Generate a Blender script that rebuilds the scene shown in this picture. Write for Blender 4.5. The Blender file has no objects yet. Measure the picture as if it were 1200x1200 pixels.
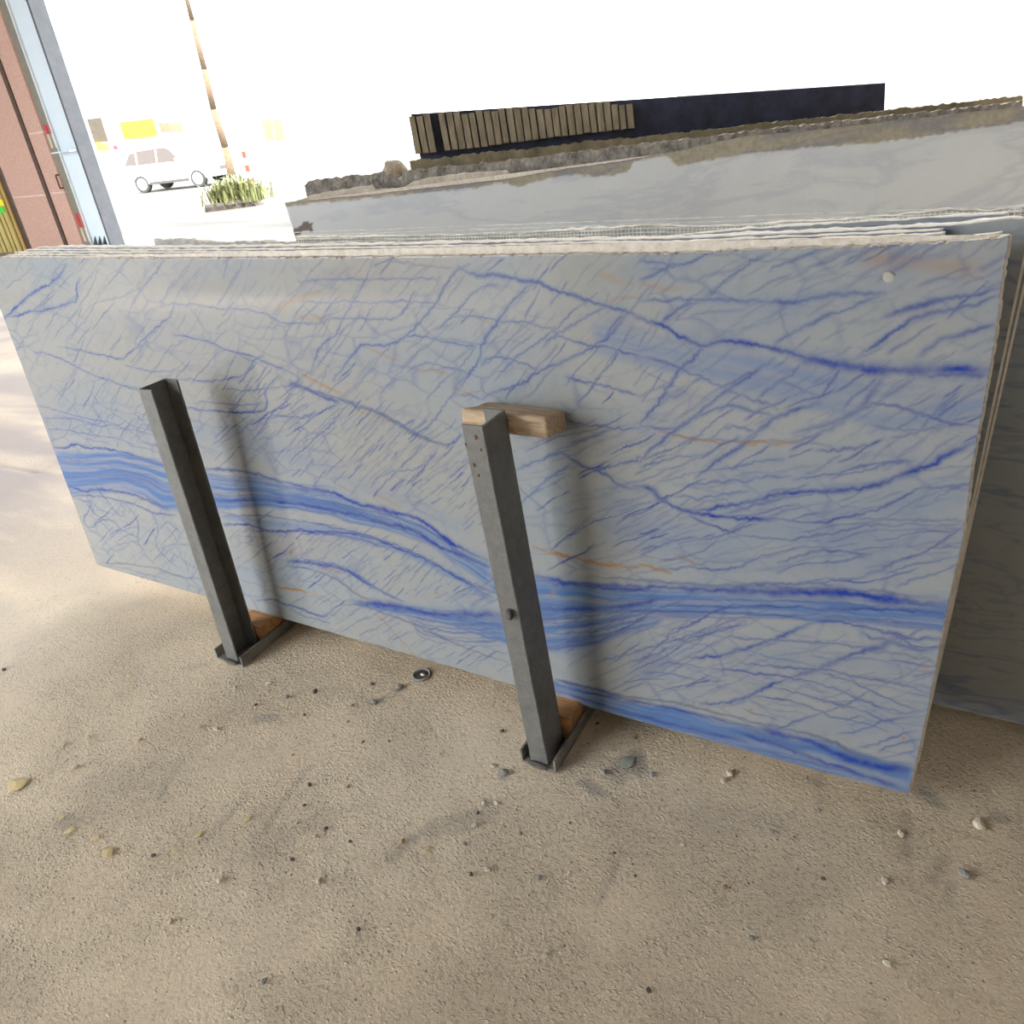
import bpy, bmesh, math, random
import numpy as np
from mathutils import Vector, Matrix

random.seed(7)
rng = np.random.default_rng(11)
scn = bpy.context.scene
col = scn.collection

# ------------------------------------------------------------------ camera
FPX = 912.0                                   # focal length in pixels of the 1200 px frame
CAM = np.array([3.14798, -1.56786, 1.69759])
AX = np.array([[0.8708364257, 0.1423879464, -0.4704993011],     # world X in camera axes (right, down, forward)
               [0.4788976344, -0.4616902802, 0.7466586509],
               [-0.1109097622, -0.8755385531, -0.4702459641]])
cam = bpy.data.cameras.new('camera')
cam.sensor_fit = 'HORIZONTAL'; cam.sensor_width = 36.0
cam.lens = 36.0 * FPX / 1200.0
cam.clip_start = 0.02; cam.clip_end = 600
cam_o = bpy.data.objects.new('camera', cam); col.objects.link(cam_o)
right, down, fwd = AX[:, 0], AX[:, 1], AX[:, 2]
M = Matrix(((right[0], -down[0], -fwd[0], CAM[0]),
            (right[1], -down[1], -fwd[1], CAM[1]),
            (right[2], -down[2], -fwd[2], CAM[2]),
            (0, 0, 0, 1)))
cam_o.matrix_world = M
scn.camera = cam_o

# ------------------------------------------------------------------ light
world = bpy.data.worlds.new('world'); scn.world = world; world.use_nodes = True
bg = world.node_tree.nodes['Background']
bg.inputs['Color'].default_value = (0.93, 0.97, 1.0, 1)
bg.inputs['Strength'].default_value = 6.0
sun = bpy.data.lights.new('sun', 'SUN'); sun.energy = 7.0; sun.angle = math.radians(0.6); sun.color = (1.0, 0.93, 0.82)
sun_o = bpy.data.objects.new('sun', sun); col.objects.link(sun_o)
sun_o.rotation_euler = Vector((-0.65, 0.2, -0.72)).to_track_quat('-Z', 'Y').to_euler()
vs = scn.view_settings
vs.view_transform = 'Standard'; vs.look = 'None'; vs.exposure = 1.02; vs.gamma = 1.0; vs.use_curve_mapping = False

# ------------------------------------------------------------------ helpers
def ray(x, y): return AX @ np.array([x - 600.0, y - 600.0, FPX])
def on_floor(x, y, z=0.0):
    r = ray(x, y); return CAM + r * ((z - CAM[2]) / r[2])
def at_y(x, y, Y):
    r = ray(x, y); return CAM + r * ((Y - CAM[1]) / r[1])
def project(P):
    q = (np.asarray(P) - CAM) @ AX
    return np.stack([600 + FPX * q[..., 0] / q[..., 2], 600 + FPX * q[..., 1] / q[..., 2]], -1)

class Frame:
    """a leaning plane: u along it, v up it, w its normal pointing away from the front"""
    def __init__(s, origin, yaw=0.0, lean=0.0):
        c, sn = math.cos(yaw), math.sin(yaw)
        s.o = np.array(origin, float)
        s.u = np.array([c, sn, 0.0])
        b = np.array([-sn, c, 0.0])
        s.v = b * math.sin(lean) + np.array([0, 0, 1.0]) * math.cos(lean)
        s.w = b * math.cos(lean) - np.array([0, 0, 1.0]) * math.sin(lean)
    def shift(s, d):
        f = Frame((0, 0, 0)); f.o = s.o + s.w * d; f.u, f.v, f.w = s.u, s.v, s.w; return f
    def hit(s, x, y):
        r = ray(x, y); t = (s.o - CAM).dot(s.w) / r.dot(s.w)
        p = CAM + r * t - s.o; return p.dot(s.u), p.dot(s.v)
    def p(s, u, v, w=0.0): return s.o + s.u * u + s.v * v + s.w * w
    def hits(s, pts): return np.array([s.hit(*q) for q in pts])

def finish(o, parent=None, label=None, cat=None, group=None, kind=None):
    col.objects.link(o)
    if parent is not None: o.parent = parent
    if label: o['label'] = label
    if cat: o['category'] = cat
    if group: o['group'] = group
    if kind: o['kind'] = kind
    return o
def mesh_obj(name, verts, faces, mats, parent=None, fmat=None, smooth=False, **k):
    me = bpy.data.meshes.new(name)
    me.from_pydata([tuple(map(float, v)) for v in verts], [], faces)
    for m in (mats if isinstance(mats, (list, tuple)) else [mats]): me.materials.append(m)
    if fmat is not None: me.polygons.foreach_set('material_index', fmat)
    if smooth: me.polygons.foreach_set('use_smooth', [True] * len(me.polygons))
    me.update()
    return finish(bpy.data.objects.new(name, me), parent, **k)
def bm_obj(name, bm, mats, parent=None, smooth=False, **k):
    me = bpy.data.meshes.new(name); bm.normal_update(); bm.to_mesh(me); bm.free()
    for m in (mats if isinstance(mats, (list, tuple)) else [mats]): me.materials.append(m)
    if smooth: me.polygons.foreach_set('use_smooth', [True] * len(me.polygons))
    return finish(bpy.data.objects.new(name, me), parent, **k)
def empty(name, loc=(0, 0, 0), rz=0.0, **k):
    o = bpy.data.objects.new(name, None); o.location = loc; o.rotation_euler = (0, 0, rz); o.empty_display_size = .1
    return finish(o, **k)
def b_box(bm, lo, hi, bevel=0.0):
    lo, hi = Vector(lo), Vector(hi)
    m = Matrix.Translation((lo + hi) / 2) @ Matrix.Diagonal((*(hi - lo), 1))
    r = bmesh.ops.create_cube(bm, size=1.0, matrix=m)
    if bevel:
        es = list({e for v in r['verts'] for e in v.link_edges})
        bmesh.ops.bevel(bm, geom=es, offset=bevel, segments=2, affect='EDGES', profile=.6)
    return bm
def box(lo, hi, bevel=0.0): return b_box(bmesh.new(), lo, hi, bevel)
def b_cyl(bm, p0, p1, r0, r1=None, n=16, caps=True):
    p0, p1 = Vector(p0), Vector(p1); d = p1 - p0
    m = Matrix.Translation((p0 + p1) / 2) @ d.to_track_quat('Z', 'Y').to_matrix().to_4x4()
    bmesh.ops.create_cone(bm, cap_ends=caps, segments=n, radius1=r0, radius2=r0 if r1 is None else r1, depth=d.length, matrix=m)
    return bm
def prism(bm, poly, p0, p1, ax, ay):
    """polygon given in (ax, ay) swept from p0 to p1"""
    a = [bm.verts.new(Vector(p0) + Vector(ax) * x + Vector(ay) * y) for x, y in poly]
    b = [bm.verts.new(Vector(p1) + Vector(ax) * x + Vector(ay) * y) for x, y in poly]
    n = len(poly)
    for i in range(n): bm.faces.new((a[i], a[(i + 1) % n], b[(i + 1) % n], b[i]))
    bm.faces.new(a[::-1]); bm.faces.new(b)
    bmesh.ops.recalc_face_normals(bm, faces=bm.faces)
    return bm

def vnoise(x, y, seed=0):
    """smooth value noise on arrays"""
    x = np.asarray(x, float); y = np.asarray(y, float)
    xi = np.floor(x).astype(np.int64); yi = np.floor(y).astype(np.int64)
    fx = x - xi; fy = y - yi; fx = fx * fx * (3 - 2 * fx); fy = fy * fy * (3 - 2 * fy)
    def h(a, b):
        n = (a * 374761393 + b * 668265263 + seed * 982451653) & 0xffffffff
        n = ((n ^ (n >> 13)) * 1274126177) & 0xffffffff
        return ((n ^ (n >> 16)) & 0xffff) / 65535.0
    return (h(xi, yi) * (1 - fx) + h(xi + 1, yi) * fx) * (1 - fy) + (h(xi, yi + 1) * (1 - fx) + h(xi + 1, yi + 1) * fx) * fy
def fbm(x, y, seed=0, n=4):
    s = 0; a = .5
    for i in range(n): s = s + a * vnoise(x * 2 ** i, y * 2 ** i, seed + i); a *= .5
    return s

# ------------------------------------------------------------------ materials
def new_mat(name):
    m = bpy.data.materials.new(name); m.use_nodes = True
    nt = m.node_tree; b = nt.nodes['Principled BSDF']
    return m, nt, b
def nd(nt, typ, **k):
    n = nt.nodes.new(typ)
    for a, v in k.items():
        if a == 'inp':
            for kk, vv in v.items(): n.inputs[kk].default_value = vv
        else: setattr(n, a, v)
    return n
def ramp(nt, src, stops):
    r = nt.nodes.new('ShaderNodeValToRGB')
    e = r.color_ramp.elements
    while len(e) > 1: e.remove(e[-1])
    e[0].position, e[0].color = stops[0][0], (*stops[0][1], 1)
    for p, c in stops[1:]:
        q = e.new(p); q.color = (*c, 1)
    nt.links.new(src, r.inputs[0]); return r.outputs[0]
def mixc(nt, fac, a, b, mode='MIX'):
    m = nt.nodes.new('ShaderNodeMix'); m.data_type = 'RGBA'; m.blend_type = mode
    for s, v in ((m.inputs[0], fac), (m.inputs[6], a), (m.inputs[7], b)):
        if isinstance(v, (int, float)): s.default_value = v
        elif isinstance(v, tuple): s.default_value = (*v, 1) if len(v) == 3 else v
        else: nt.links.new(v, s)
    return m.outputs[2]
def mth(nt, op, a, b=None, clamp=False):
    m = nt.nodes.new('ShaderNodeMath'); m.operation = op; m.use_clamp = clamp
    for s, v in ((m.inputs[0], a), (m.inputs[1], b)):
        if v is None: continue
        if isinstance(v, (int, float)): s.default_value = v
        else: nt.links.new(v, s)
    return m.outputs[0]
def noise(nt, scale, detail=4, rough=.55, vec=None, dist=0.0):
    n = nd(nt, 'ShaderNodeTexNoise', inp={'Scale': scale, 'Detail': detail, 'Roughness': rough, 'Distortion': dist})
    if vec is not None: nt.links.new(vec, n.inputs['Vector'])
    return n.outputs['Fac']
def coords(nt, kind='Object', scale=(1, 1, 1), rot=(0, 0, 0)):
    t = nt.nodes.new('ShaderNodeTexCoord'); m = nt.nodes.new('ShaderNodeMapping')
    m.inputs['Scale'].default_value = scale; m.inputs['Rotation'].default_value = rot
    nt.links.new(t.outputs[kind], m.inputs[0]); return m.outputs[0]
def bump(nt, b, h, strength=.3, dist=.01):
    n = nd(nt, 'ShaderNodeBump', inp={'Strength': strength, 'Distance': dist})
    nt.links.new(h, n.inputs['Height']); nt.links.new(n.outputs[0], b.inputs['Normal'])
def simple(name, c, rough=.6, var=.12, scale=12, metallic=0.0, bmp=0.0, bscale=60, vscale=(1, 1, 1), spec=.5):
    """plain coloured material with a little mottling and relief"""
    m, nt, b = new_mat(name)
    v = coords(nt, scale=vscale)
    f = noise(nt, scale, 5, .6, v)
    lo = tuple(x * (1 - var) for x in c); hi = tuple(min(1, x * (1 + var)) for x in c)
    nt.links.new(ramp(nt, f, [(.3, lo), (.7, hi)]), b.inputs['Base Color'])
    b.inputs['Roughness'].default_value = rough; b.inputs['Metallic'].default_value = metallic
    b.inputs['Specular IOR Level'].default_value = spec
    if bmp: bump(nt, b, noise(nt, bscale, 4, .6, v), bmp, .01)
    return m

# ---- the pale blue veined stone
def stone_colour(nt, strata=None):
    v = coords(nt)
    n1 = noise(nt, 1.6, 3, .5, v); n2 = noise(nt, 7, 4, .6, v); n3 = noise(nt, 260, 2, .6, v)
    base = ramp(nt, n1, [(.35, (.293, .284, .257)), (.5, (.286, .291, .284)), (.66, (.261, .290, .312))])
    base = mixc(nt, mth(nt, 'MULTIPLY', n2, .30), base, (.216, .236, .255))
    base = mixc(nt, mth(nt, 'MULTIPLY', n3, .36), base, (.396, .405, .396))
    base = mixc(nt, mth(nt, 'MULTIPLY', ramp(nt, noise(nt, 28, 4, .6, v), [(.5, (0, 0, 0)), (.75, (1, 1, 1))]), .30), base, (.176, .203, .230))
    return base, n2, n3, v
def mat_front_stone():
    m, nt, b = new_mat('polished_blue_quartzite')
    base, n2, n3, v = stone_colour(nt)
    at = nd(nt, 'ShaderNodeAttribute', attribute_name='strata')
    sp = nt.nodes.new('ShaderNodeSeparateColor'); nt.links.new(at.outputs['Color'], sp.inputs[0])
    brk = mth(nt, 'ADD', mth(nt, 'MULTIPLY', noise(nt, 60, 4, .65, v), .9), .52)      # broken-up vein strength
    c = mixc(nt, mth(nt, 'MULTIPLY', sp.outputs[1], 1.0, True), base, (.077, .162, .360))
    c = mixc(nt, mth(nt, 'MULTIPLY', sp.outputs[2], 1.0, True), c, (.32, .165, .045))
    c = mixc(nt, mth(nt, 'MULTIPLY', at.outputs['Alpha'], brk, True), c, (.13, .145, .19))
    # hair-fine crackle joining the larger veins
    wv = nd(nt, 'ShaderNodeTexNoise', inp={'Scale': 5.0, 'Detail': 4.0, 'Roughness': .6}); nt.links.new(v, wv.inputs['Vector'])
    off = nd(nt, 'ShaderNodeVectorMath', operation='MULTIPLY_ADD', inp={1: (.10, .10, .10)}); nt.links.new(wv.outputs['Color'], off.inputs[0]); nt.links.new(v, off.inputs[2])
    mp = nd(nt, 'ShaderNodeMapping', inp={'Rotation': (0, math.radians(42), 0), 'Scale': (7.0, 0.01, 15.0)}); nt.links.new(off.outputs[0], mp.inputs[0])
    ve = nd(nt, 'ShaderNodeTexVoronoi', feature='DISTANCE_TO_EDGE', inp={'Scale': 1.0, 'Randomness': 1.0}); nt.links.new(mp.outputs[0], ve.inputs['Vector'])
    hair = ramp(nt, ve.outputs['Distance'], [(.0, (1, 1, 1)), (.035, (.35, .35, .35)), (.07, (0, 0, 0))])
    part = ramp(nt, noise(nt, 3.2, 3, .6, v), [(.42, (0, 0, 0)), (.58, (1, 1, 1))])
    c = mixc(nt, mth(nt, 'MULTIPLY', mth(nt, 'MULTIPLY', hair, part), .40), c, (.10, .12, .25))
    vcol = ramp(nt, sp.outputs[0], [(.35, (.08, .10, .235)), (.7, (.042, .068, .245)), (.95, (.014, .045, .30))])
    c = mixc(nt, mth(nt, 'MULTIPLY', sp.outputs[0], brk, True), c, vcol)
    nt.links.new(c, b.inputs['Base Color'])
    b.inputs['Roughness'].default_value = .07
    b.inputs['Specular IOR Level'].default_value = .5
    return m
def mat_back_stone(name='veined_quartzite', rough=.25):
    m, nt, b = new_mat(name)
    base, n2, n3, v = stone_colour(nt)
    vv = coords(nt, scale=(1.0, 1.0, 4.6), rot=(0, .12, 0))
    w = nd(nt, 'ShaderNodeTexNoise', inp={'Scale': 1.3, 'Detail': 4, 'Roughness': .55, 'Distortion': .25}); nt.links.new(vv, w.inputs['Vector'])
    r = ramp(nt, w.outputs['Fac'], [(.36, (0, 0, 0)), (.375, (.7, .7, .7)), (.39, (.05, .05, .05)), (.47, (.05, .05, .05)), (.49, (1, 1, 1)), (.51, (.1, .1, .1)), (.545, (0, 0, 0)), (.56, (.6, .6, .6)), (.575, (0, 0, 0)), (.63, (0, 0, 0)), (.645, (.6, .6, .6)), (.66, (0, 0, 0))])
    c = mixc(nt, mth(nt, 'MULTIPLY', r, .55), base, (.10, .12, .24))
    nt.links.new(c, b.inputs['Base Color']); b.inputs['Roughness'].default_value = rough
    return m
MAT_FRONT = mat_front_stone()
MAT_STONE = mat_back_stone()
def mat_edge():
    m, nt, b = new_mat('rough_sawn_stone_edge')
    v = coords(nt, scale=(1, 3, 1)); n = noise(nt, 45, 6, .7, v); k = noise(nt, 9, 3, .5, v)
    c = ramp(nt, n, [(.3, (.62, .53, .43)), (.5, (.80, .72, .62)), (.72, (.90, .85, .77))])
    c = mixc(nt, mth(nt, 'MULTIPLY', k, .2), c, (.56, .50, .46))
    nt.links.new(c, b.inputs['Base Color']); b.inputs['Roughness'].default_value = .9
    bump(nt, b, noise(nt, 160, 5, .7, v), .8, .006); return m
MAT_EDGE = mat_edge()

def mat_floor():
    m, nt, b = new_mat('dusty_concrete')
    v = coords(nt)
    big = noise(nt, .7, 4, .55, v); mid = noise(nt, 5, 5, .6, v); fine = noise(nt, 85, 5, .66, v); grit = noise(nt, 240, 3, .7, v)
    c = ramp(nt, big, [(.3, (.63, .505, .355)), (.5, (.70, .57, .41)), (.7, (.75, .625, .465))])
    c = mixc(nt, mth(nt, 'MULTIPLY', ramp(nt, mid, [(.45, (0, 0, 0)), (.75, (1, 1, 1))]), .3), c, (.50, .41, .31))
    c = mixc(nt, mth(nt, 'MULTIPLY', ramp(nt, fine, [(.36, (1, 1, 1)), (.46, (0, 0, 0))]), .42), c, (.28, .225, .165))
    c = mixc(nt, mth(nt, 'MULTIPLY', ramp(nt, grit, [(.55, (0, 0, 0)), (.72, (1, 1, 1))]), .5), c, (.84, .75, .61))
    vo = nd(nt, 'ShaderNodeTexVoronoi', inp={'Scale': 34.0, 'Randomness': 1.0}); nt.links.new(v, vo.inputs['Vector'])
    dots = ramp(nt, vo.outputs['Distance'], [(.06, (1, 1, 1)), (.13, (0, 0, 0))])
    pick = ramp(nt, vo.outputs['Color'], [(.62, (0, 0, 0)), (.66, (1, 1, 1))])
    c = mixc(nt, mth(nt, 'MULTIPLY', mth(nt, 'MULTIPLY', dots, pick), .75), c, (.16, .14, .13))
    v2 = nd(nt, 'ShaderNodeTexVoronoi', inp={'Scale': 75.0, 'Randomness': 1.0}); nt.links.new(coords(nt, scale=(1, 1.5, 1), rot=(0, 0, .6)), v2.inputs['Vector'])
    flk = mth(nt, 'MULTIPLY', ramp(nt, v2.outputs['Distance'], [(.22, (1, 1, 1)), (.42, (0, 0, 0))]), ramp(nt, v2.outputs['Color'], [(.60, (0, 0, 0)), (.72, (1, 1, 1))]))
    c = mixc(nt, mth(nt, 'MULTIPLY', flk, .35), c, (.82, .71, .55))
    at = nd(nt, 'ShaderNodeAttribute', attribute_name='wear')
    sp = nt.nodes.new('ShaderNodeSeparateColor'); nt.links.new(at.outputs['Color'], sp.inputs[0])
    c = mixc(nt, sp.outputs[0], c, (.20, .19, .175))                   # grey stains
    c = mixc(nt, sp.outputs[1], c, (.31, .262, .24))                    # smoother pinkish dust towards the yard
    nt.links.new(c, b.inputs['Base Color'])
    rg = mth(nt, 'SUBTRACT', .85, mth(nt, 'MULTIPLY', sp.outputs[1], .05))
    nt.links.new(rg, b.inputs['Roughness'])
    h = mth(nt, 'ADD', mth(nt, 'MULTIPLY', fine, 1.0), mth(nt, 'ADD', mth(nt, 'MULTIPLY', mid, 1.4), mth(nt, 'MULTIPLY', grit, .35)))
    h = mth(nt, 'SUBTRACT', h, mth(nt, 'MULTIPLY', mth(nt, 'MULTIPLY', dots, pick), .5))
    h = mth(nt, 'ADD', h, mth(nt, 'MULTIPLY', flk, .45))
    patchy = ramp(nt, noise(nt, 2.3, 4, .6, v), [(.36, (.30, .30, .30)), (.58, (1, 1, 1))])       # trowelled smooth here, gritty there
    bs = nd(nt, 'ShaderNodeBump', inp={'Distance': .013})
    nt.links.new(mth(nt, 'MULTIPLY', patchy, mth(nt, 'SUBTRACT', .95, mth(nt, 'MULTIPLY', sp.outputs[1], .65))), bs.inputs['Strength'])
    nt.links.new(h, bs.inputs['Height']); nt.links.new(bs.outputs[0], b.inputs['Normal'])
    return m
MAT_FLOOR = mat_floor()
def mat_yard():
    m, nt, b = new_mat('dusty_yard_surface')
    v = coords(nt, scale=(1, 1, 1), rot=(0, 0, -.75)); v2 = coords(nt, scale=(.25, 2.2, 1), rot=(0, 0, -.75))
    c = ramp(nt, noise(nt, .9, 6, .65, v2), [(.35, (.045, .038, .031)), (.5, (.07, .062, .053)), (.65, (.10, .092, .082))])
    c = mixc(nt, mth(nt, 'MULTIPLY', noise(nt, 9, 4, .6, v), .3), c, (.13, .12, .11))
    nt.links.new(c, b.inputs['Base Color']); b.inputs['Roughness'].default_value = .95; return m
MAT_YARD = mat_yard()
MAT_WALL = simple('plastered_wall', (.30, .28, .25), .9, .08, 2)
MAT_ROOF = simple('roof_sheet', (.25, .25, .25), .8, .08, 2)
MAT_STEEL = simple('grey_painted_steel', (.155, .152, .143), .42, .18, 30, bmp=.35, bscale=120)
MAT_STEEL_WORN = simple('worn_grey_steel', (.19, .18, .16), .55, .35, 18, bmp=.4, bscale=90)
MAT_RUST = simple('rust', (.13, .055, .03), .9, .4, 60)
MAT_WELD = simple('weld_bead', (.10, .09, .085), .6, .4, 60, bmp=.6, bscale=200)

# ------------------------------------------------------------------ floor, yard, walls, roof
def axis(segs):
    out = [segs[0][0]]
    for a, b, st in segs:
        n = max(1, int(round((b - a) / st))); out += list(np.linspace(a, b, n + 1)[1:])
    return np.array(out)
fx = axis([(-17, -2, .25), (-2, -.2, .03), (-.2, 4.2, .012), (4.2, 9, .2)])
fy = axis([(-7, -1.7, .2), (-1.7, .75, .012), (.75, 2, .06), (2, 9.6, .3)])
GX, GY = np.meshgrid(fx, fy)
GZ = (fbm(GX * 1.3, GY * 1.3, 3, 3) - .45) * .006 + (fbm(GX * 14, GY * 14, 5, 3) - .45) * .004
near = np.clip((GX + 2) / 1.5, 0, 1) * np.clip((4.4 - GX) / .4, 0, 1) * np.clip((1.2 - GY) / .5, 0, 1) * np.clip((GY + 1.9) / .3, 0, 1)
GZ = GZ * near - .003
wear = np.zeros(GX.shape + (4,), np.float32); wear[..., 3] = 1
def stain(px, py, rx, ry, rot, amt):
    c = on_floor(px, py); ca, sa = math.cos(rot), math.sin(rot)
    X = GX - c[0] + (fbm(GX * 18, GY * 18, 21, 2) - .4) * rx; Y = GY - c[1] + (fbm(GX * 18, GY * 18, 31, 2) - .4) * ry
    d = ((X * ca + Y * sa) / rx) ** 2 + ((-X * sa + Y * ca) / ry) ** 2
    wear[..., 0] = np.maximum(wear[..., 0], amt * np.clip(1.4 - d, 0, 1))
for s in ((695, 922, .05, .02, -.3, .6), (745, 893, .035, .05, .4, .6), (727, 905, .03, .05, .3, .4), (1090, 935, .05, .025, -.3, .55), (590, 910, .025, .015, 0, .5),
          (310, 840, .05, .02, .5, .4), (440, 822, .03, .02, .4, .5), (468, 806, .03, .02, .5, .45), (735, 1000, .02, .01, 0, .3), (80, 960, .05, .03, .4, .35),
          (230, 780, .06, .02, .6, .25), (645, 795, .05, .02, .3, .3), (955, 915, .03, .015, 0, .4), (1170, 955, .03, .02, 0, .4), (540, 960, .12, .03, .9, .28),
          (360, 970, .2, .04, .9, .18), (860, 960, .15, .06, .4, .16), (200, 900, .3, .08, .7, .15)):
    stain(*s)
wear[..., 1] = np.clip((.55 - GX - .25 * GY) / 2.0, 0, 1) * np.clip(.85 + (fbm(GX * 1.2 + GY * 2, GY * 5, 9, 4) - .45) * 2.2, 0, 1)
def groove(p, q, wd, depth):
    a, b = on_floor(*p)[:2], on_floor(*q)[:2]; d = b - a; L = np.linalg.norm(d); d = d / L
    X, Y = GX - a[0], GY - a[1]; t = X * d[0] + Y * d[1]; s = np.abs(-X * d[1] + Y * d[0] + (fbm(GX * 12, GY * 12, 41, 2) - .4) * .02)
    k = np.clip(1 - s / wd, 0, 1) * ((t > 0) & (t < L))
    GZ[...] -= depth * k; wear[..., 0] = np.maximum(wear[..., 0], .35 * k)
for g in (((1062, 950), (1066, 1003), .02, .004), ((1112, 1000), (1092, 1035), .02, .004), ((1120, 1030), (1112, 1060), .02, .003), ((365, 895), (310, 972), .015, .003),
          ((520, 955), (455, 1010), .025, .003), ((0, 546), (42, 554), .03, .006), ((42, 554), (80, 536), .03, .006), ((42, 553), (-30, 590), .05, .006),
          ((290, 930), (240, 985), .015, .002), ((725, 1005), (700, 1060), .015, .002), ((215, 890), (185, 935), .02, .003)):
    groove(*g)
nx, ny = len(fx), len(fy)
idx = np.arange(nx * ny).reshape(ny, nx)
quads = np.stack([idx[:-1, :-1], idx[:-1, 1:], idx[1:, 1:], idx[1:, :-1]], -1).reshape(-1, 4)
def grid_mesh(name, V, Q, mats, attr=None, attr_name=None, fmat=None, smooth=True):
    me = bpy.data.meshes.new(name)
    me.vertices.add(len(V)); me.vertices.foreach_set('co', np.ascontiguousarray(V, np.float32).ravel())
    me.loops.add(Q.size); me.loops.foreach_set('vertex_index', np.ascontiguousarray(Q, np.int32).ravel())
    me.polygons.add(len(Q)); me.polygons.foreach_set('loop_start', np.arange(0, Q.size, 4, dtype=np.int32))
    for m in mats: me.materials.append(m)
    if fmat is not None: me.polygons.foreach_set('material_index', np.ascontiguousarray(fmat, np.int32))
    if smooth is True: smooth = np.ones(len(Q), bool)
    me.polygons.foreach_set('use_smooth', smooth)
    me.update(calc_edges=True)
    if attr is not None:
        a = me.attributes.new(attr_name, 'FLOAT_COLOR', 'POINT'); a.data.foreach_set('color', np.ascontiguousarray(attr, np.float32).ravel())
    me.validate()
    return me
me = grid_mesh('floor', np.stack([GX, GY, GZ], -1).reshape(-1, 3), quads, [MAT_FLOOR], wear.reshape(-1, 4), 'wear')
finish(bpy.data.objects.new('floor', me), kind='structure', label='dusty beige concrete floor of the stone yard hall')
mesh_obj('ground', [(-160, -120, -.03), (120, -120, -.03), (120, 160, -.03), (-160, 160, -.03)], [(0, 1, 2, 3)], MAT_YARD, kind='structure', label='sunlit pale concrete ground of the yard outside')
# the hall: solid on the right and behind the photographer, its gap sized to shape the light; open beyond the racks
bm_obj('wall_right', box((9, -7.3, 0), (9.25, 9, 7)), MAT_WALL, kind='structure', label='plastered wall closing the hall on the right')
bm_obj('wall_back', box((-1.2, -7.3, 0), (9, -7.05, 7)), MAT_WALL, kind='structure', label='plastered wall behind the photographer')
bm_obj('added_wall_left', box((-8.75, -7.3, 0), (-8.5, 1.2, 7)), MAT_WALL, kind='structure', label='added wall on the left beyond the frame, narrowing the light opening')  # unseen, added to narrow the light reaching the slab face
bm_obj('added_wall_far_left', box((-17.25, -7.3, 0), (-17, 8.2, 7)), MAT_WALL, kind='structure', label='added unseen wall closing the far left bay to shade the panels')  # unseen, added to keep skylight off the pillar and panels
bm = bmesh.new(); prism(bm, [(-17.4, -7.5), (9.5, -7.5), (9.5, 9.5), (-17.4, 9.5)], (0, 0, 7), (0, 0, 7.25), (1, 0, 0), (0, 1, 0))
bm_obj('ceiling', bm, MAT_ROOF, kind='structure', label='flat sheet roof over the stone racks')

# ------------------------------------------------------------------ the front slab with its veins
LEAN = 0.0396332
HB = 0.09
F0 = Frame((0, 0, HB), 0.0, LEAN)
TOP_PX = [(-22, 303), (6, 301), (40, 301), (120, 302), (200, 302.5), (320, 302), (450, 301), (600, 299), (660, 298), (780, 297), (900, 292), (980, 289.5), (1040, 287), (1104, 284), (1143, 281.5), (1163, 279), (1183, 276)]
BOT_PX = [(114, 662), (200, 687), (350, 730), (480, 767), (600, 802), (720, 837), (840, 870), (960, 903), (1040, 925), (1065, 930)]
LEFT_PX = [(-22, 303), (24, 424), (70, 545.5), (114, 662)]
RIGHT_PX = [(1183, 276), (1175, 330), (1166, 400), (1152, 480), (1138, 555), (1132, 610), (1127, 640), (1120, 668), (1112, 705), (1101, 760), (1089, 825), (1077, 880), (1067, 920), (1065, 930)]
tp, bp = F0.hits(TOP_PX), F0.hits(BOT_PX)
lp, rp = F0.hits(LEFT_PX)[::-1], F0.hits(RIGHT_PX)[::-1]
H_REF = 1.30
def top_v(u): return np.interp(u, tp[:, 0], tp[:, 1])
def bot_v(u): return np.interp(u, bp[:, 0], bp[:, 1])
def left_u(v): return np.interp(v, lp[:, 1], lp[:, 0])
def right_u(v): return np.interp(v, rp[:, 1], rp[:, 0])
NU, NV = 1250, 510
def grid_of(u, v):
    """slab plane coordinates to grid coordinates"""
    u = np.asarray(u); v = np.asarray(v)
    t, b = top_v(u), bot_v(u)
    k = (v - b) / (t - b)
    l, r = left_u(k * H_REF), right_u(k * H_REF)
    return (u - l) / (r - l) * (NU - 1), k * (NV - 1)
kk = np.linspace(0, 1, NV)[:, None]; ss = np.linspace(0, 1, NU)[None, :]
UU = left_u(kk * H_REF) * (1 - ss) + right_u(kk * H_REF) * ss
VV = bot_v(UU) * (1 - kk) + top_v(UU) * kk
PP = F0.o + UU[..., None] * F0.u + VV[..., None] * F0.v
PX = project(PP)                       # where each grid point shows, to lay out the traced pattern
R_, G_, B_, A_ = (np.zeros((NV, NU), np.float32) for _ in range(4))

def to_grid(pts):
    h = F0.hits(pts); gx, gy = grid_of(h[:, 0], h[:, 1]); return np.stack([gx, gy], -1)
def rough_line(g, amp):
    """subdivide a polyline and displace it like a natural crack"""
    g = np.asarray(g, float)
    if len(g) > 2:                                    # round the corners first
        q = np.empty((2 * len(g) - 2, 2)); q[0::2] = g[:-1] * .75 + g[1:] * .25; q[1::2] = g[:-1] * .25 + g[1:] * .75
        g = np.concatenate([g[:1], q, g[-1:]])
    a = amp
    for _ in range(3):
        d = g[1:] - g[:-1]; L = np.linalg.norm(d, axis=1, keepdims=True)
        mid = (g[1:] + g[:-1]) / 2
        nrm = np.stack([-d[:, 1], d[:, 0]], -1) / np.maximum(L, 1e-6)
        mid = mid + nrm * rng.normal(0, 1, (len(mid), 1)) * np.minimum(L * .12, a)
        out = np.empty((len(g) + len(mid), 2)); out[0::2] = g; out[1::2] = mid; g = out; a *= .6
    return g
SP = {'R': [], 'G': [], 'B': [], 'A': []}
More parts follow.
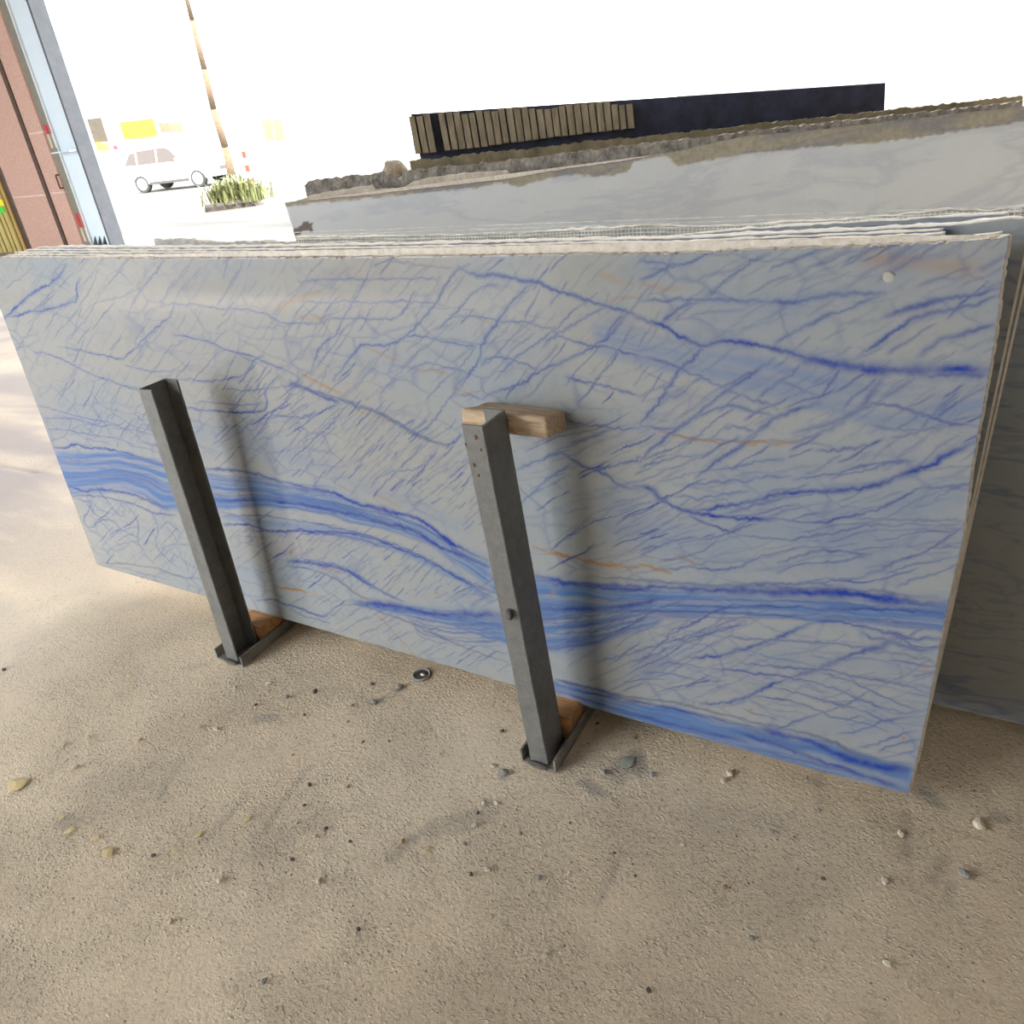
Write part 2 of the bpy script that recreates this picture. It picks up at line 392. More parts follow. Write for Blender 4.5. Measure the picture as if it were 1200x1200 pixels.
def stroke(g, ch, wd, st, amp=1.0, taper=True):
    g = rough_line(g, amp)
    d = np.linalg.norm(g[1:] - g[:-1], axis=1); s = np.concatenate([[0], np.cumsum(d)])
    n = max(3, int(s[-1] / .45)); t = np.linspace(0, s[-1], n)
    x, y = np.interp(t, s, g[:, 0]), np.interp(t, s, g[:, 1])
    ph = rng.uniform(0, 1000)
    mod = .55 + .9 * fbm(t / 22 + ph, t * 0 + ph, 3, 3)
    w = wd * (.6 + .85 * vnoise(t / 14 + ph, t * 0, 8))
    if taper:
        e = np.minimum(t, s[-1] - t) / max(4, .22 * s[-1]); mod = mod * np.clip(.45 + e, 0, 1)
    SP[ch].append(np.stack([x, y, w, st * mod], -1))
def splat(arr, data, kmax):
    if not data: return
    D = np.concatenate(data); ix0 = np.round(D[:, 0]).astype(int); iy0 = np.round(D[:, 1]).astype(int)
    flat = arr.ravel()
    for dy in range(-kmax, kmax + 1):
        for dx in range(-kmax, kmax + 1):
            ix, iy = ix0 + dx, iy0 + dy
            r2 = (ix - D[:, 0]) ** 2 + (iy - D[:, 1]) ** 2
            val = D[:, 3] * np.exp(-r2 / (D[:, 2] ** 2))
            m = (val > .02) & (ix >= 0) & (ix < NU) & (iy >= 0) & (iy < NV)
            np.maximum.at(flat, iy[m] * NU + ix[m], val[m].astype(np.float32))
def view(ox, oy, s):
    def f(ch, wd, st, *pts):
        g = to_grid([(ox + x / s, oy + y / s) for x, y in pts])
        stroke(g, ch, wd, st)
        if ch == 'R' and st > .5: SP['G'].append(np.concatenate([np.stack([*g.T, np.full(len(g), wd * 2.5), np.full(len(g), .0)], -1)])); stroke(g, 'G', wd * 2.2, st * .26)
    return f
A = view(0, 290, 3)
# --- veins at the left end
A('R', 1.7, .85, (8, 258), (20, 245), (60, 205), (100, 170), (150, 140), (190, 120), (215, 95), (232, 60))
A('R', 1.4, .85, (20, 245), (60, 240), (110, 225), (140, 225), (200, 210), (250, 195), (275, 180), (265, 140), (282, 105))
A('R', 1.0, .5, (60, 360), (90, 320), (110, 280), (130, 240), (150, 215), (170, 190))
A('R', 1.0, .5, (180, 330), (210, 290), (250, 250), (290, 190), (330, 130), (350, 60))
A('R', .9, .45, (310, 215), (340, 190), (420, 180), (470, 150), (520, 140))
A('R', .9, .45, (10, 150), (50, 120), (80, 100), (110, 75))
A('R', .9, .45, (250, 330), (270, 270), (290, 200))
A('R', 1.1, .6, (560, 195), (640, 200), (720, 205), (770, 215), (830, 215), (900, 225), (960, 245), (1000, 270), (1060, 265), (1100, 270), (1160, 250), (1200, 245))
A('R', 1.2, .75, (610, 310), (650, 310), (700, 325), (740, 330), (780, 355), (830, 370), (880, 380), (940, 405), (1000, 430), (1050, 455))
A('B', 1.4, .55, (1050, 440), (1100, 465), (1150, 490), (1200, 515))
A('R', 1.1, .75, (200, 350), (260, 355), (330, 375), (390, 385), (430, 395), (450, 375), (480, 350), (520, 310), (560, 270), (600, 240), (612, 200))
A('R', 1.2, .8, (120, 370), (150, 370), (190, 380), (240, 405), (290, 430), (340, 455), (390, 470), (440, 490), (490, 500))
A('R', .9, .55, (440, 415), (500, 430), (550, 440), (600, 435), (625, 425))
A('R', 1.1, .75, (620, 465), (670, 465), (720, 470), (760, 470), (800, 460), (850, 455), (880, 425), (890, 395), (930, 380))
A('R', 1.2, .8, (640, 560), (700, 570), (760, 575), (820, 580), (870, 580), (930, 575), (940, 545), (930, 500), (960, 470))
A('R', 1.0, .7, (935, 575), (960, 590), (1020, 595), (1080, 600), (1112, 575))
A('R', 1.7, .8, (1000, 490), (1050, 485), (1090, 500), (1120, 520), (1170, 540), (1200, 550))
A('R', 1.0, .65, (790, 495), (860, 505), (920, 500), (1000, 490))
A('R', 1.0, .6, (680, 545), (760, 545), (830, 555), (920, 550))
A('R', 1.0, .65, (130, 555), (180, 565), (240, 585), (300, 600), (360, 610), (420, 625), (440, 610))
A('R', 1.0, .6, (160, 600), (220, 600), (300, 610), (350, 630), (420, 625), (480, 660))
A('R', 1.0, .6, (170, 640), (230, 640), (300, 655), (360, 665), (420, 670), (480, 700))
A('R', .9, .5, (175, 680), (230, 665), (250, 620), (250, 590))
A('R', .9, .5, (300, 700), (310, 650), (340, 610), (360, 570))
A('R', .9, .5, (410, 700), (430, 650), (470, 600))
A('R', 1.8, .9, (190, 705), (230, 705), (270, 690), (310, 710), (360, 705), (420, 715), (480, 735), (555, 748))
A('R', 2.8, .9, (225, 830), (270, 850), (300, 858), (350, 850), (400, 855), (450, 865), (500, 880), (540, 900), (590, 918))
A('R', 1.6, .8, (255, 875), (300, 870), (350, 875), (420, 890), (480, 905), (540, 935), (620, 942))
for k, yy in enumerate((722, 740, 752, 770, 786, 800, 815)):
    A('R', 1.1 if k % 2 else .8, .5, (200 + k * 4, yy), (260, yy + 8), (330, yy + 6), (400, yy + 12), (470, yy + 22), (560, yy + 34))
A('R', 2.2, .85, (715, 780), (800, 780), (870, 790), (950, 812), (1020, 830), (1100, 850), (1200, 872))
A('R', 2.4, .8, (760, 892), (830, 890), (900, 888), (1000, 898), (1100, 908), (1200, 925))
for k, yy in enumerate((800, 815, 832, 848, 862, 878)):
    A('R', .9, .5, (725 + k * 5, yy), (820, yy + 4), (900, yy + 10), (1000, yy + 25), (1100, yy + 36), (1200, yy + 50))
A('R', 1.1, .65, (775, 930), (850, 945), (930, 940), (1000, 955), (1060, 965), (1200, 985))
A('R', 2.0, .85, (785, 975), (850, 970), (910, 985), (960, 1000), (1010, 1000), (1050, 990), (1110, 1000), (1200, 1005))
A('R', 1.4, .8, (1025, 1105), (1080, 1100), (1150, 1110), (1200, 1120))
A('B', 1.5, .5, (1120, 1120), (1160, 1130), (1200, 1145))
A('A', 1.6, .7, (350, 1110), (430, 1110), (500, 1120), (560, 1130), (620, 1155), (705, 1165))
A('R', 1.0, .5, (345, 1115), (430, 1125), (520, 1150), (600, 1170))
# crackle in the lower left corner
A('R', 1.0, .7, (255, 880), (290, 890), (322, 895), (310, 930), (290, 965), (320, 990), (345, 960), (400, 955), (420, 990), (470, 1010))
A('R', 1.0, .65, (420, 890), (470, 930), (490, 980), (480, 1030), (510, 1080), (540, 1110))
A('R', 1.0, .6, (520, 905), (540, 950), (560, 990), (540, 1040), (580, 1090), (620, 1120))
A('R', .9, .55, (560, 990), (590, 960), (620, 990), (645, 1010))
A('R', .9, .55, (360, 1050), (400, 1010), (440, 990), (490, 980))
A('R', .9, .55, (370, 1085), (400, 1050), (440, 1040), (480, 1030))
A('R', .9, .5, (560, 1060), (610, 1040), (660, 1050))
Bv = view(350, 290, 3)
# --- veins at mid length
Bv('R', 1.0, .65, (265, 35), (250, 80), (220, 140), (190, 190), (170, 230), (150, 260), (130, 310), (100, 330), (75, 345), (60, 380), (40, 450))
Bv('R', 1.0, .6, (262, 65), (300, 50), (342, 36))
Bv('R', .9, .45, (310, 50), (380, 55), (450, 65), (520, 70), (545, 75))
Bv('R', 1.0, .6, (0, 120), (80, 115), (160, 110), (240, 112), (320, 112), (400, 108), (495, 105))
Bv('R', 1.0, .6, (0, 190), (80, 195), (160, 190), (240, 195), (330, 190), (400, 190), (470, 195), (520, 205))
Bv('R', 1.0, .6, (100, 250), (180, 250), (250, 250), (340, 255), (365, 225), (400, 195))
Bv('R', 1.3, .75, (600, 60), (560, 75), (530, 110), (500, 160), (480, 200), (440, 250), (400, 290), (370, 315), (330, 340), (280, 345), (220, 340), (180, 390), (150, 430), (120, 470))
Bv('R', 1.0, .65, (370, 315), (430, 310), (480, 325), (540, 335), (580, 345), (625, 350))
Bv('R', 1.0, .65, (530, 240), (580, 240), (640, 245), (680, 250), (720, 265), (750, 260), (790, 260), (830, 270), (880, 285), (905, 280))
Bv('R', 1.7, .8, (560, 70), (640, 100), (680, 95), (730, 105), (790, 120), (830, 115), (870, 140), (920, 155), (970, 170), (1020, 190), (1080, 205), (1140, 220), (1200, 252))
Bv('R', 1.4, .75, (830, 115), (790, 150), (750, 190), (720, 230), (690, 270), (660, 310), (640, 350), (640, 380), (620, 420), (590, 460), (570, 490))
Bv('R', 1.0, .6, (560, 490), (540, 520), (510, 560), (480, 600), (450, 635), (430, 650))
Bv('R', 1.0, .6, (700, 130), (640, 140), (600, 170), (560, 220), (520, 260), (480, 290))
Bv('R', 1.0, .6, (1000, 195), (960, 225), (930, 260), (890, 295), (850, 330), (800, 360), (740, 410), (690, 470))
Bv('R', 1.2, .6, (1080, 205), (1040, 230), (1000, 250), (950, 280), (900, 305), (860, 350))
Bv('R', 1.2, .75, (890, 290), (940, 320), (990, 335), (1030, 350), (1070, 345), (1120, 360), (1170, 375), (1200, 380))
Bv('R', 1.4, .7, (1150, 240), (1120, 280), (1080, 320), (1030, 350), (970, 385), (910, 405), (860, 430), (800, 465), (760, 490), (700, 500), (640, 535))
Bv('R', 1.1, .7, (640, 410), (680, 385), (720, 385), (780, 405), (830, 425), (840, 435))
Bv('R', 1.0, .55, (380, 440), (410, 420), (450, 405), (520, 420), (560, 430), (600, 435))
Bv('R', 1.0, .5, (560, 430), (520, 460), (480, 500), (440, 540))
Bv('R', 1.0, .6, (570, 520), (610, 520), (640, 535))
Bv('R', .9, .5, (340, 330), (300, 370), (260, 420), (220, 470), (190, 520))
Bv('R', .9, .5, (480, 325), (430, 350), (400, 400), (350, 440), (310, 490), (280, 540))
Bv('R', .9, .5, (620, 350), (590, 400), (560, 430))
Bv('R', 1.0, .5, (530, 275), (490, 280), (440, 310))
Bv('A', 2.2, .95, (-30, 470), (0, 485), (50, 510), (100, 525), (150, 540), (210, 560), (260, 575), (300, 590), (330, 610), (370, 635), (420, 660), (470, 685), (520, 697))
Bv('R', 1.3, .6, (0, 480), (50, 503), (100, 518), (150, 533), (260, 568), (330, 603), (420, 655), (520, 694))
Bv('B', 1.5, .5, (40, 462), (100, 490), (160, 518))
Bv('B', 1.5, .5, (200, 572), (260, 592), (320, 612))
Bv('B', 1.6, .45, (230, 345), (290, 375), (360, 402)); Bv('B', 1.6, .4, (420, 425), (480, 435), (520, 442)); Bv('B', 1.6, .5, (545, 492), (580, 505), (612, 518)); Bv('B', 1.4, .4, (620, 245), (680, 268))
Bv('B', 1.4, .4, (270, 865), (310, 890), (360, 915))
Bv('B', 2.6, .3, (0, 245), (60, 255), (110, 250)); Bv('B', 3.5, .25, (-80, 220), (-30, 190), (20, 175), (90, 160))
Bv('B', 3.0, .28, (1050, 90), (1110, 110), (1180, 130)); Bv('B', 2.6, .25, (1080, 190), (1200, 175))
Bv('R', 1.0, .6, (490, 700), (470, 740), (430, 775), (380, 785), (330, 790), (270, 810))
Bv('R', 1.0, .6, (515, 697), (550, 685), (572, 655))
Bv('R', 1.2, .65, (935, 455), (1000, 470), (1060, 485), (1110, 495), (1160, 510), (1200, 525))
Bv('R', 1.5, .75, (755, 785), (830, 755), (890, 730), (920, 720), (960, 745), (1000, 770), (1040, 780), (1090, 800), (1110, 830), (1150, 845), (1200, 850))
Bv('R', 1.4, .75, (1040, 780), (1100, 770), (1160, 755), (1200, 735))
Bv('R', 1.2, .65, (960, 760), (900, 795), (850, 840), (810, 870), (785, 900))
Bv('R', 1.2, .7, (935, 595), (960, 620), (1020, 625), (1100, 630), (1200, 637))
Bv('R', 1.0, .55, (955, 690), (1030, 670), (1090, 640))
Bv('B', 2.4, .95, (880, 1070), (930, 1080), (980, 1095), (1030, 1105), (1080, 1118), (1125, 1122)); Bv('B', 1.4, .6, (820, 1050), (860, 1065), (920, 1085)); Bv('B', 1.4, .7, (1090, 1108), (1150, 1125), (1200, 1125))
Bv('R', 3.4, .95, (0, 850), (60, 850), (120, 860), (170, 885), (220, 905), (290, 920), (350, 935), (400, 945), (450, 970), (500, 1010), (540, 1045), (590, 1070), (665, 1100))
Bv('R', 3.0, .9, (0, 905), (60, 915), (130, 930), (200, 935), (260, 955), (320, 975), (380, 985), (430, 1010), (490, 1050), (550, 1075), (610, 1100), (665, 1122))
Bv('R', 2.0, .6, (0, 880), (80, 890), (160, 905), (240, 925), (320, 945), (400, 965), (460, 995), (520, 1040))
Bv('R', 1.4, .8, (0, 960), (60, 970), (120, 985), (180, 995), (250, 1015), (310, 1040), (380, 1060), (430, 1085), (480, 1110), (540, 1150), (590, 1180), (680, 1230))
Bv('R', 1.2, .7, (0, 1000), (50, 1010), (90, 1005), (140, 1010), (190, 1020), (240, 1030), (310, 1060))
Bv('R', 2.2, .9, (-40, 1100), (0, 1105), (40, 1110), (90, 1120), (150, 1125), (190, 1150), (230, 1175), (280, 1205))
Cv = view(750, 270, 2.6667)
# --- veins at the right end
Cv('R', 2.2, .9, (-10, 270), (50, 290), (90, 305), (120, 330), (160, 345), (200, 365), (250, 345), (300, 345), (360, 360), (420, 370), (480, 385), (540, 405), (600, 415), (660, 425), (720, 437))
Cv('R', 4.0, .9, (480, 388), (560, 408), (640, 424), (720, 437), (800, 437), (870, 442), (940, 436), (1000, 432), (1040, 436), (1095, 440))
Cv('R', 2.4, .7, (880, 455), (950, 450), (1020, 448), (1090, 455))
Cv('R', 1.5, .75, (200, 365), (160, 400), (120, 440), (90, 490), (50, 550), (0, 605))
Cv('R', 1.3, .7, (0, 95), (60, 100), (110, 110), (150, 105), (190, 85), (220, 66))
Cv('R', 1.2, .6, (0, 155), (40, 140), (80, 115), (120, 105))
Cv('R', 1.3, .65, (0, 220), (80, 218), (160, 218), (240, 215), (320, 220), (400, 222))
Cv('R', 2.2, .7, (400, 222), (460, 228), (520, 216), (570, 206), (640, 196), (700, 196), (765, 196))
Cv('R', 1.3, .65, (70, 285), (90, 270), (120, 245), (165, 222)); Cv('R', 1.0, .5, (110, 280), (150, 240), (190, 215))
Cv('R', 2.2, .75, (1130, 178), (1060, 200), (1000, 205), (940, 215), (890, 230), (840, 245), (770, 268))
Cv('R', 1.7, .7, (1130, 200), (1050, 230), (980, 245), (920, 255), (850, 275), (800, 310), (760, 340), (720, 370), (680, 395))
Cv('R', 1.8, .65, (1118, 293), (1050, 310), (1000, 330), (950, 335), (920, 355), (870, 395))
Cv('R', 1.3, .6, (765, 200), (700, 220), (650, 250), (590, 260), (540, 290), (490, 310), (450, 330), (415, 365))
Cv('R', 1.3, .6, (410, 66), (350, 100), (310, 130), (270, 150), (240, 185), (205, 220))
Cv('R', 1.2, .55, (570, 55), (500, 85), (440, 105), (400, 130)); Cv('R', 1.8, .55, (760, 40), (690, 75), (640, 100))
Cv('R', 2.0, .55, (880, 28), (830, 60), (780, 92)); Cv('R', 1.4, .5, (1145, 78), (1100, 105), (1060, 120)); Cv('R', 1.2, .45, (670, 45), (620, 75), (560, 100)); Cv('R', 1.2, .45, (960, 30), (900, 60), (850, 95))
Cv('B', 5.0, .35, (700, 92), (800, 95), (900, 103), (1000, 115), (1060, 125)); Cv('B', 3.0, .25, (0, 165), (80, 185), (140, 178))
Cv('R', 1.8, .75, (420, 400), (360, 440), (320, 470), (270, 500), (220, 540), (170, 580), (120, 620), (60, 660), (0, 725))
Cv('R', 1.4, .7, (0, 395), (50, 400), (120, 430), (200, 460), (260, 490), (320, 520), (390, 535), (430, 560))
Cv('R', 1.4, .65, (505, 412), (470, 450), (440, 470), (400, 500), (365, 522))
Cv('R', 1.2, .55, (430, 470), (490, 490), (540, 510), (590, 522)); Cv('R', 1.2, .6, (630, 425), (595, 480), (560, 530))
Cv('R', 2.6, .55, (770, 440), (740, 480), (720, 520), (680, 560), (620, 600), (570, 630), (520, 650), (480, 665))
Cv('R', 2.2, .6, (870, 455), (800, 500), (740, 540), (660, 570), (600, 600), (540, 620), (480, 635))
Cv('R', 1.4, .7, (700, 535), (740, 540), (800, 550), (860, 565), (920, 585), (980, 605), (1055, 612))
Cv('R', 1.4, .6, (1000, 500), (950, 540), (920, 570), (875, 625)); Cv('R', 1.8, .65, (1085, 485), (1040, 510), (1000, 530), (960, 560), (920, 590))
Cv('R', 1.6, .7, (560, 540), (480, 560), (430, 580), (400, 600), (350, 650), (310, 680), (260, 710), (210, 745), (175, 775))
Cv('R', 1.4, .65, (0, 610), (60, 620), (120, 620), (160, 595), (200, 570), (280, 545), (340, 560), (430, 585))
Cv('B', 1.6, .7, (60, 628), (160, 652), (250, 662), (340, 664), (430, 665), (500, 655)); Cv('R', 1.1, .5, (60, 625), (160, 650), (250, 658), (430, 660), (600, 670))
Cv('R', 1.2, .55, (260, 620), (320, 615), (360, 630)); Cv('R', 1.2, .55, (720, 605), (780, 622), (870, 625), (960, 600), (1060, 575))
Cv('R', 1.3, .6, (550, 688), (620, 680), (700, 680), (755, 655)); Cv('R', 1.2, .5, (780, 650), (860, 630), (940, 615))
Cv('R', 2.2, .9, (1070, 645), (1010, 680), (960, 700), (920, 730), (880, 745), (830, 760), (770, 785), (720, 800), (660, 810), (600, 815), (540, 815), (480, 820), (430, 825), (380, 840), (330, 850), (280, 860), (220, 870), (150, 878))
Cv('R', 2.0, .6, (480, 828), (420, 845), (360, 858), (300, 875), (260, 890)); Cv('R', 2.4, .9, (-20, 800), (40, 805), (60, 840), (100, 860), (150, 880), (210, 890), (260, 895), (310, 900), (360, 905), (425, 900))
Cv('R', 1.5, .75, (420, 900), (480, 910), (550, 915), (620, 900), (690, 885), (740, 870), (790, 850), (830, 830), (885, 798))
Cv('R', 1.2, .6, (880, 805), (950, 800), (1040, 795)); Cv('R', 1.2, .6, (150, 800), (200, 790), (260, 780), (330, 785), (400, 770), (470, 770))
Cv('R', 1.2, .6, (0, 745), (60, 720), (120, 710), (180, 700)); Cv('R', 1.2, .6, (230, 750), (300, 740), (370, 720), (450, 715))
Cv('R', 1.3, .65, (480, 780), (540, 770), (620, 760), (700, 735), (760, 725), (860, 720)); Cv('R', 1.2, .6, (100, 830), (180, 835), (260, 828), (340, 815))
Cv('R', 1.3, .65, (300, 950), (360, 960), (430, 965), (520, 960), (600, 945), (700, 925), (780, 920)); Cv('R', 1.1, .5, (640, 900), (820, 905), (950, 905), (1040, 910)); Cv('R', 1.1, .5, (700, 935), (880, 935), (1010, 938))
Cv('R', 1.1, .45, (560, 925), (700, 915), (860, 920), (1030, 922))
Cv('R', 1.3, .65, (430, 1040), (480, 1020), (540, 1005), (600, 1000), (660, 1005), (720, 1015)); Cv('R', 1.6, .65, (1030, 920), (1000, 935), (950, 965), (900, 1000), (850, 1020), (800, 1035), (750, 1060), (690, 1085))
Cv('R', 1.1, .5, (860, 990), (930, 990), (1005, 992)); Cv('R', 1.4, .7, (150, 885), (180, 905), (220, 920), (260, 935), (305, 945), (330, 910))
Cv('R', 1.3, .65, (70, 1060), (150, 1050), (230, 1060), (290, 1060), (350, 1030), (420, 1010), (520, 985)); Cv('R', 1.3, .6, (480, 1115), (540, 1095), (590, 1085), (650, 1090), (710, 1080))
Cv('R', 1.3, .6, (800, 1115), (850, 1090), (900, 1080), (960, 1060), (1000, 1040)); Cv('R', 1.3, .6, (0, 1000), (60, 985), (120, 965), (180, 960)); Cv('R', 1.2, .55, (250, 960), (200, 1000), (140, 1020), (60, 1035))
Cv('B', 1.6, .75, (0, 1042), (50, 1055), (95, 1072)); Cv('B', 1.2, .5, (110, 1012), (150, 1025), (175, 1050))
Dv = view(650, 600, 2.5)
# --- lower right
Dv('R', 3.0, .85, (-30, 200), (0, 210), (60, 208), (140, 215), (220, 218), (300, 218), (400, 224), (500, 228))
Dv('R', 4.6, .97, (400, 224), (500, 230), (600, 234), (700, 234), (800, 234), (900, 244), (1000, 258), (1080, 266), (1160, 270))
Dv('A', 1.6, .7, (100, 188), (200, 195), (300, 205), (400, 212), (500, 218), (640, 220), (800, 222), (960, 235), (1120, 252))
Dv('R', 2.0, .7, (560, 218), (620, 210), (700, 215), (730, 205), (780, 208), (830, 222))
Dv('R', 1.8, .8, (300, 275), (500, 275), (700, 280), (850, 284), (950, 282), (1050, 290), (1150, 300)); Dv('R', 1.4, .7, (220, 292), (400, 290), (600, 300), (800, 303), (1000, 320), (1140, 335))
Dv('R', 1.2, .6, (100, 250), (300, 258), (500, 255), (700, 262), (900, 268), (1140, 285)); Dv('R', 1.1, .5, (300, 305), (500, 308), (700, 312), (820, 318))
Dv('R', 1.7, .8, (740, 325), (820, 318), (880, 330), (940, 345), (1000, 355), (1050, 375), (1130, 372)); Dv('R', 1.3, .7, (980, 352), (1010, 365), (1060, 400), (1135, 395))
Dv('R', 2.0, .6, (900, 355), (960, 375), (1030, 395), (1100, 408)); Dv('A', 1.4, .6, (930, 410), (1000, 415), (1060, 425), (1120, 445))
Dv('R', 1.8, .75, (760, 322), (700, 345), (660, 370), (610, 385), (560, 400), (510, 415), (450, 428), (380, 425))
Dv('R', 3.0, .75, (1010, 365), (950, 395), (890, 410), (840, 430), (790, 455), (740, 470), (690, 485)); Dv('R', 1.8, .75, (690, 485), (640, 505), (590, 530), (540, 550), (480, 560), (430, 562))
Dv('R', 1.3, .65, (490, 365), (560, 370), (640, 375), (720, 380), (800, 385), (870, 390), (960, 408)); Dv('R', 1.3, .7, (540, 440), (600, 450), (660, 455), (730, 460), (800, 460), (870, 480), (930, 490), (1000, 500), (1050, 515), (1090, 532))
Dv('R', 1.3, .7, (460, 460), (540, 465), (620, 475), (700, 485), (770, 500), (840, 525), (900, 550), (960, 575), (1030, 590), (1085, 580)); Dv('R', 1.2, .65, (560, 540), (640, 545), (720, 560), (780, 585), (830, 608), (900, 600), (930, 610))
Dv('R', 1.3, .65, (640, 515), (700, 525), (760, 545), (820, 560), (880, 575), (940, 600), (990, 618)); Dv('R', 1.3, .7, (780, 470), (850, 490), (900, 510), (930, 525), (980, 550), (1070, 582))
Dv('R', 1.3, .6, (930, 520), (890, 545), (840, 570), (780, 590), (720, 605), (640, 640)); Dv('R', 1.1, .55, (1125, 468), (1050, 485)); Dv('R', 1.2, .6, (1085, 600), (1030, 600), (960, 612), (900, 640), (830, 650))
Dv('R', 1.2, .6, (1060, 640), (1000, 655), (940, 680), (890, 690)); Dv('R', 1.2, .6, (1060, 668), (1000, 680), (950, 700)); Dv('R', 1.1, .55, (1055, 700), (1000, 712), (960, 722))
Dv('R', 1.3, .65, (480, 330), (420, 350), (370, 370), (320, 385), (260, 400), (190, 425), (120, 440)); Dv('R', 1.3, .65, (560, 320), (500, 345), (450, 360), (380, 385), (300, 410), (260, 430), (200, 450))
Dv('R', 1.2, .6, (260, 470), (320, 470), (380, 485), (440, 495), (500, 492)); Dv('R', 1.2, .6, (300, 450), (360, 440), (440, 460)); Dv('R', 1.1, .6, (200, 500), (260, 490), (330, 490))
Dv('A', 2.2, .85, (0, 492), (80, 512), (170, 530), (260, 548), (350, 558), (430, 578), (520, 598), (600, 622), (680, 636), (760, 652), (830, 682), (890, 712), (960, 728), (1048, 740))
Dv('R', 1.8, .8, (0, 505), (90, 528), (200, 548), (300, 568), (420, 595), (520, 618), (620, 640)); Dv('R', 5.0, .95, (600, 636), (680, 655), (750, 672), (810, 700), (870, 728), (950, 748), (1044, 756))
Dv('R', 3.4, .8, (520, 640), (600, 665), (700, 700), (800, 735), (900, 770), (990, 800), (1030, 815)); Dv('R', 2.4, .7, (0, 522), (100, 552), (220, 590), (340, 622), (460, 650), (560, 672))
Dv('B', 1.4, .5, (100, 535), (200, 552), (280, 568)); Dv('A', 1.6, .5, (120, 525), (260, 555), (420, 590), (560, 620))
Ev = view(300, 600, 3)
# --- bottom middle
Ev('R', 2.0, .9, (-20, 65), (0, 65), (60, 70), (130, 65), (200, 70), (270, 70), (330, 75), (400, 90), (450, 105), (500, 130), (560, 150), (620, 180), (680, 215), (740, 245), (790, 265), (840, 285))
Ev('R', 2.0, .8, (140, 175), (200, 180), (260, 185), (320, 205), (370, 230), (420, 265), (470, 295), (520, 315)); Ev('R', 1.2, .6, (100, 190), (170, 195), (240, 215), (300, 245), (350, 290), (400, 310))
Ev('B', 1.8, .95, (65, 262), (120, 268), (180, 282)); Ev('B', 1.2, .6, (180, 282), (240, 300), (270, 320)); Ev('B', 1.2, .5, (190, 205), (260, 225), (320, 260), (360, 290), (410, 315))
Ev('R', 5.0, .9, (350, 320), (420, 322), (500, 332), (560, 345), (620, 358), (700, 362), (780, 362), (862, 358)); Ev('A', 1.6, .8, (300, 325), (370, 325), (420, 345), (480, 365), (540, 390), (600, 415), (660, 445), (720, 470), (780, 495), (840, 515), (885, 528))
for dy, st, wd in ((30, .6, 2.0), (48, .55, 1.4), (62, .6, 1.6), (80, .5, 1.2), (92, .55, 1.6), (108, .45, 1.0)):
    Ev('R', wd, st, (470 + dy, 335 + dy * .55), (560, 350 + dy * .75), (640, 362 + dy * .9), (740, 365 + dy), (862, 362 + dy))
Ev('R', 1.6, .75, (0, 310), (60, 305), (100, 325), (150, 335), (190, 355), (240, 370), (268, 348)); Ev('R', 1.2, .6, (120, 340), (160, 365), (220, 380), (262, 390)); Ev('B', 1.3, .55, (410, 355), (460, 390), (490, 430), (530, 470), (567, 512))
Ev('R', 1.2, .6, (395, 460), (440, 470), (480, 490), (530, 500)); Ev('R', 1.0, .5, (720, 470), (760, 450), (800, 470), (880, 500))
# beyond the second post
Ev('R', 3.2, .85, (985, 225), (1050, 240), (1120, 252), (1200, 268), (1280, 272), (1400, 275)); Ev('R', 3.6, .75, (1000, 335), (1060, 345), (1150, 340), (1240, 335), (1340, 325), (1440, 300))
for yy in (372, 388, 405, 425, 445):
    Ev('R', 1.3, .6, (1005 + (yy - 372) * .3, yy), (1070, yy + 4), (1140, yy - 4), (1230, yy - 14), (1330, yy - 40), (1420, yy - 60))
Ev('R', 2.0, .8, (1055, 590), (1120, 605), (1200, 625), (1300, 655))

# --- swarms of fine veins between the traced ones
def inside(px, py, poly):
    c = np.zeros(px.shape, bool); n = len(poly)
    for i in range(n):
        x0, y0 = poly[i]; x1, y1 = poly[(i + 1) % n]
        if y0 == y1: continue
        c ^= ((y0 > py) != (y1 > py)) & (px < (x1 - x0) * (py - y0) / (y1 - y0) + x0)
    return c
def swarm(poly, ang, gap, lens, wd=.95, st=.45, dev=9):
    """fine veins following one smooth flow field inside a patch of the face"""
    P = np.array(poly, float); x0, y0 = P.min(0); x1, y1 = P.max(0); sd = int(abs(ang) * 7 + x0)
    mean = (lens[0] + lens[1]) * .5
    gx, gy = np.meshgrid(np.arange(x0, x1, mean * .92), np.arange(y0, y1, gap))
    gx = gx + (np.arange(gx.shape[0])[:, None] % 2) * mean * .45
    px, py = (gx + rng.uniform(-.45, .45, gx.shape) * mean).ravel(), (gy + rng.uniform(-.35, .35, gy.shape) * gap).ravel()
    ok = inside(px, py, poly) & (rng.uniform(0, 1, px.shape) < .93)
    for x, y in zip(px[ok], py[ok]):
        L = rng.uniform(*lens) * (1.1 + (rng.uniform() < .15) * .9); n = 8; h = L / n; off = rng.normal(0, dev * .45); wig = rng.uniform(0, 6.28)
        pts = [(x, y)]
        for i in range(n):
            q = pts[-1]
            a = math.radians(ang + off + dev * 4.2 * (float(fbm(q[0] / 70, q[1] / 45, sd, 2)) - .38) + 9 * math.sin(wig + i * 1.1))
            pts.append((q[0] + h * math.cos(a), q[1] - h * math.sin(a)))
        stroke(to_grid(pts), 'R', wd * rng.uniform(.7, 1.15), st * min(1.7, .45 + rng.exponential(.5)), .8)
swarm([(0, 310), (330, 310), (420, 440), (330, 470), (230, 450), (165, 470), (60, 480)], 54, 15, (15, 55), .9, .40)
swarm([(50, 470), (165, 470), (190, 530), (80, 525)], 58, 13, (12, 35), .9, .45); swarm([(50, 470), (165, 470), (190, 530), (80, 525)], -12, 14, (20, 50), .9, .4)
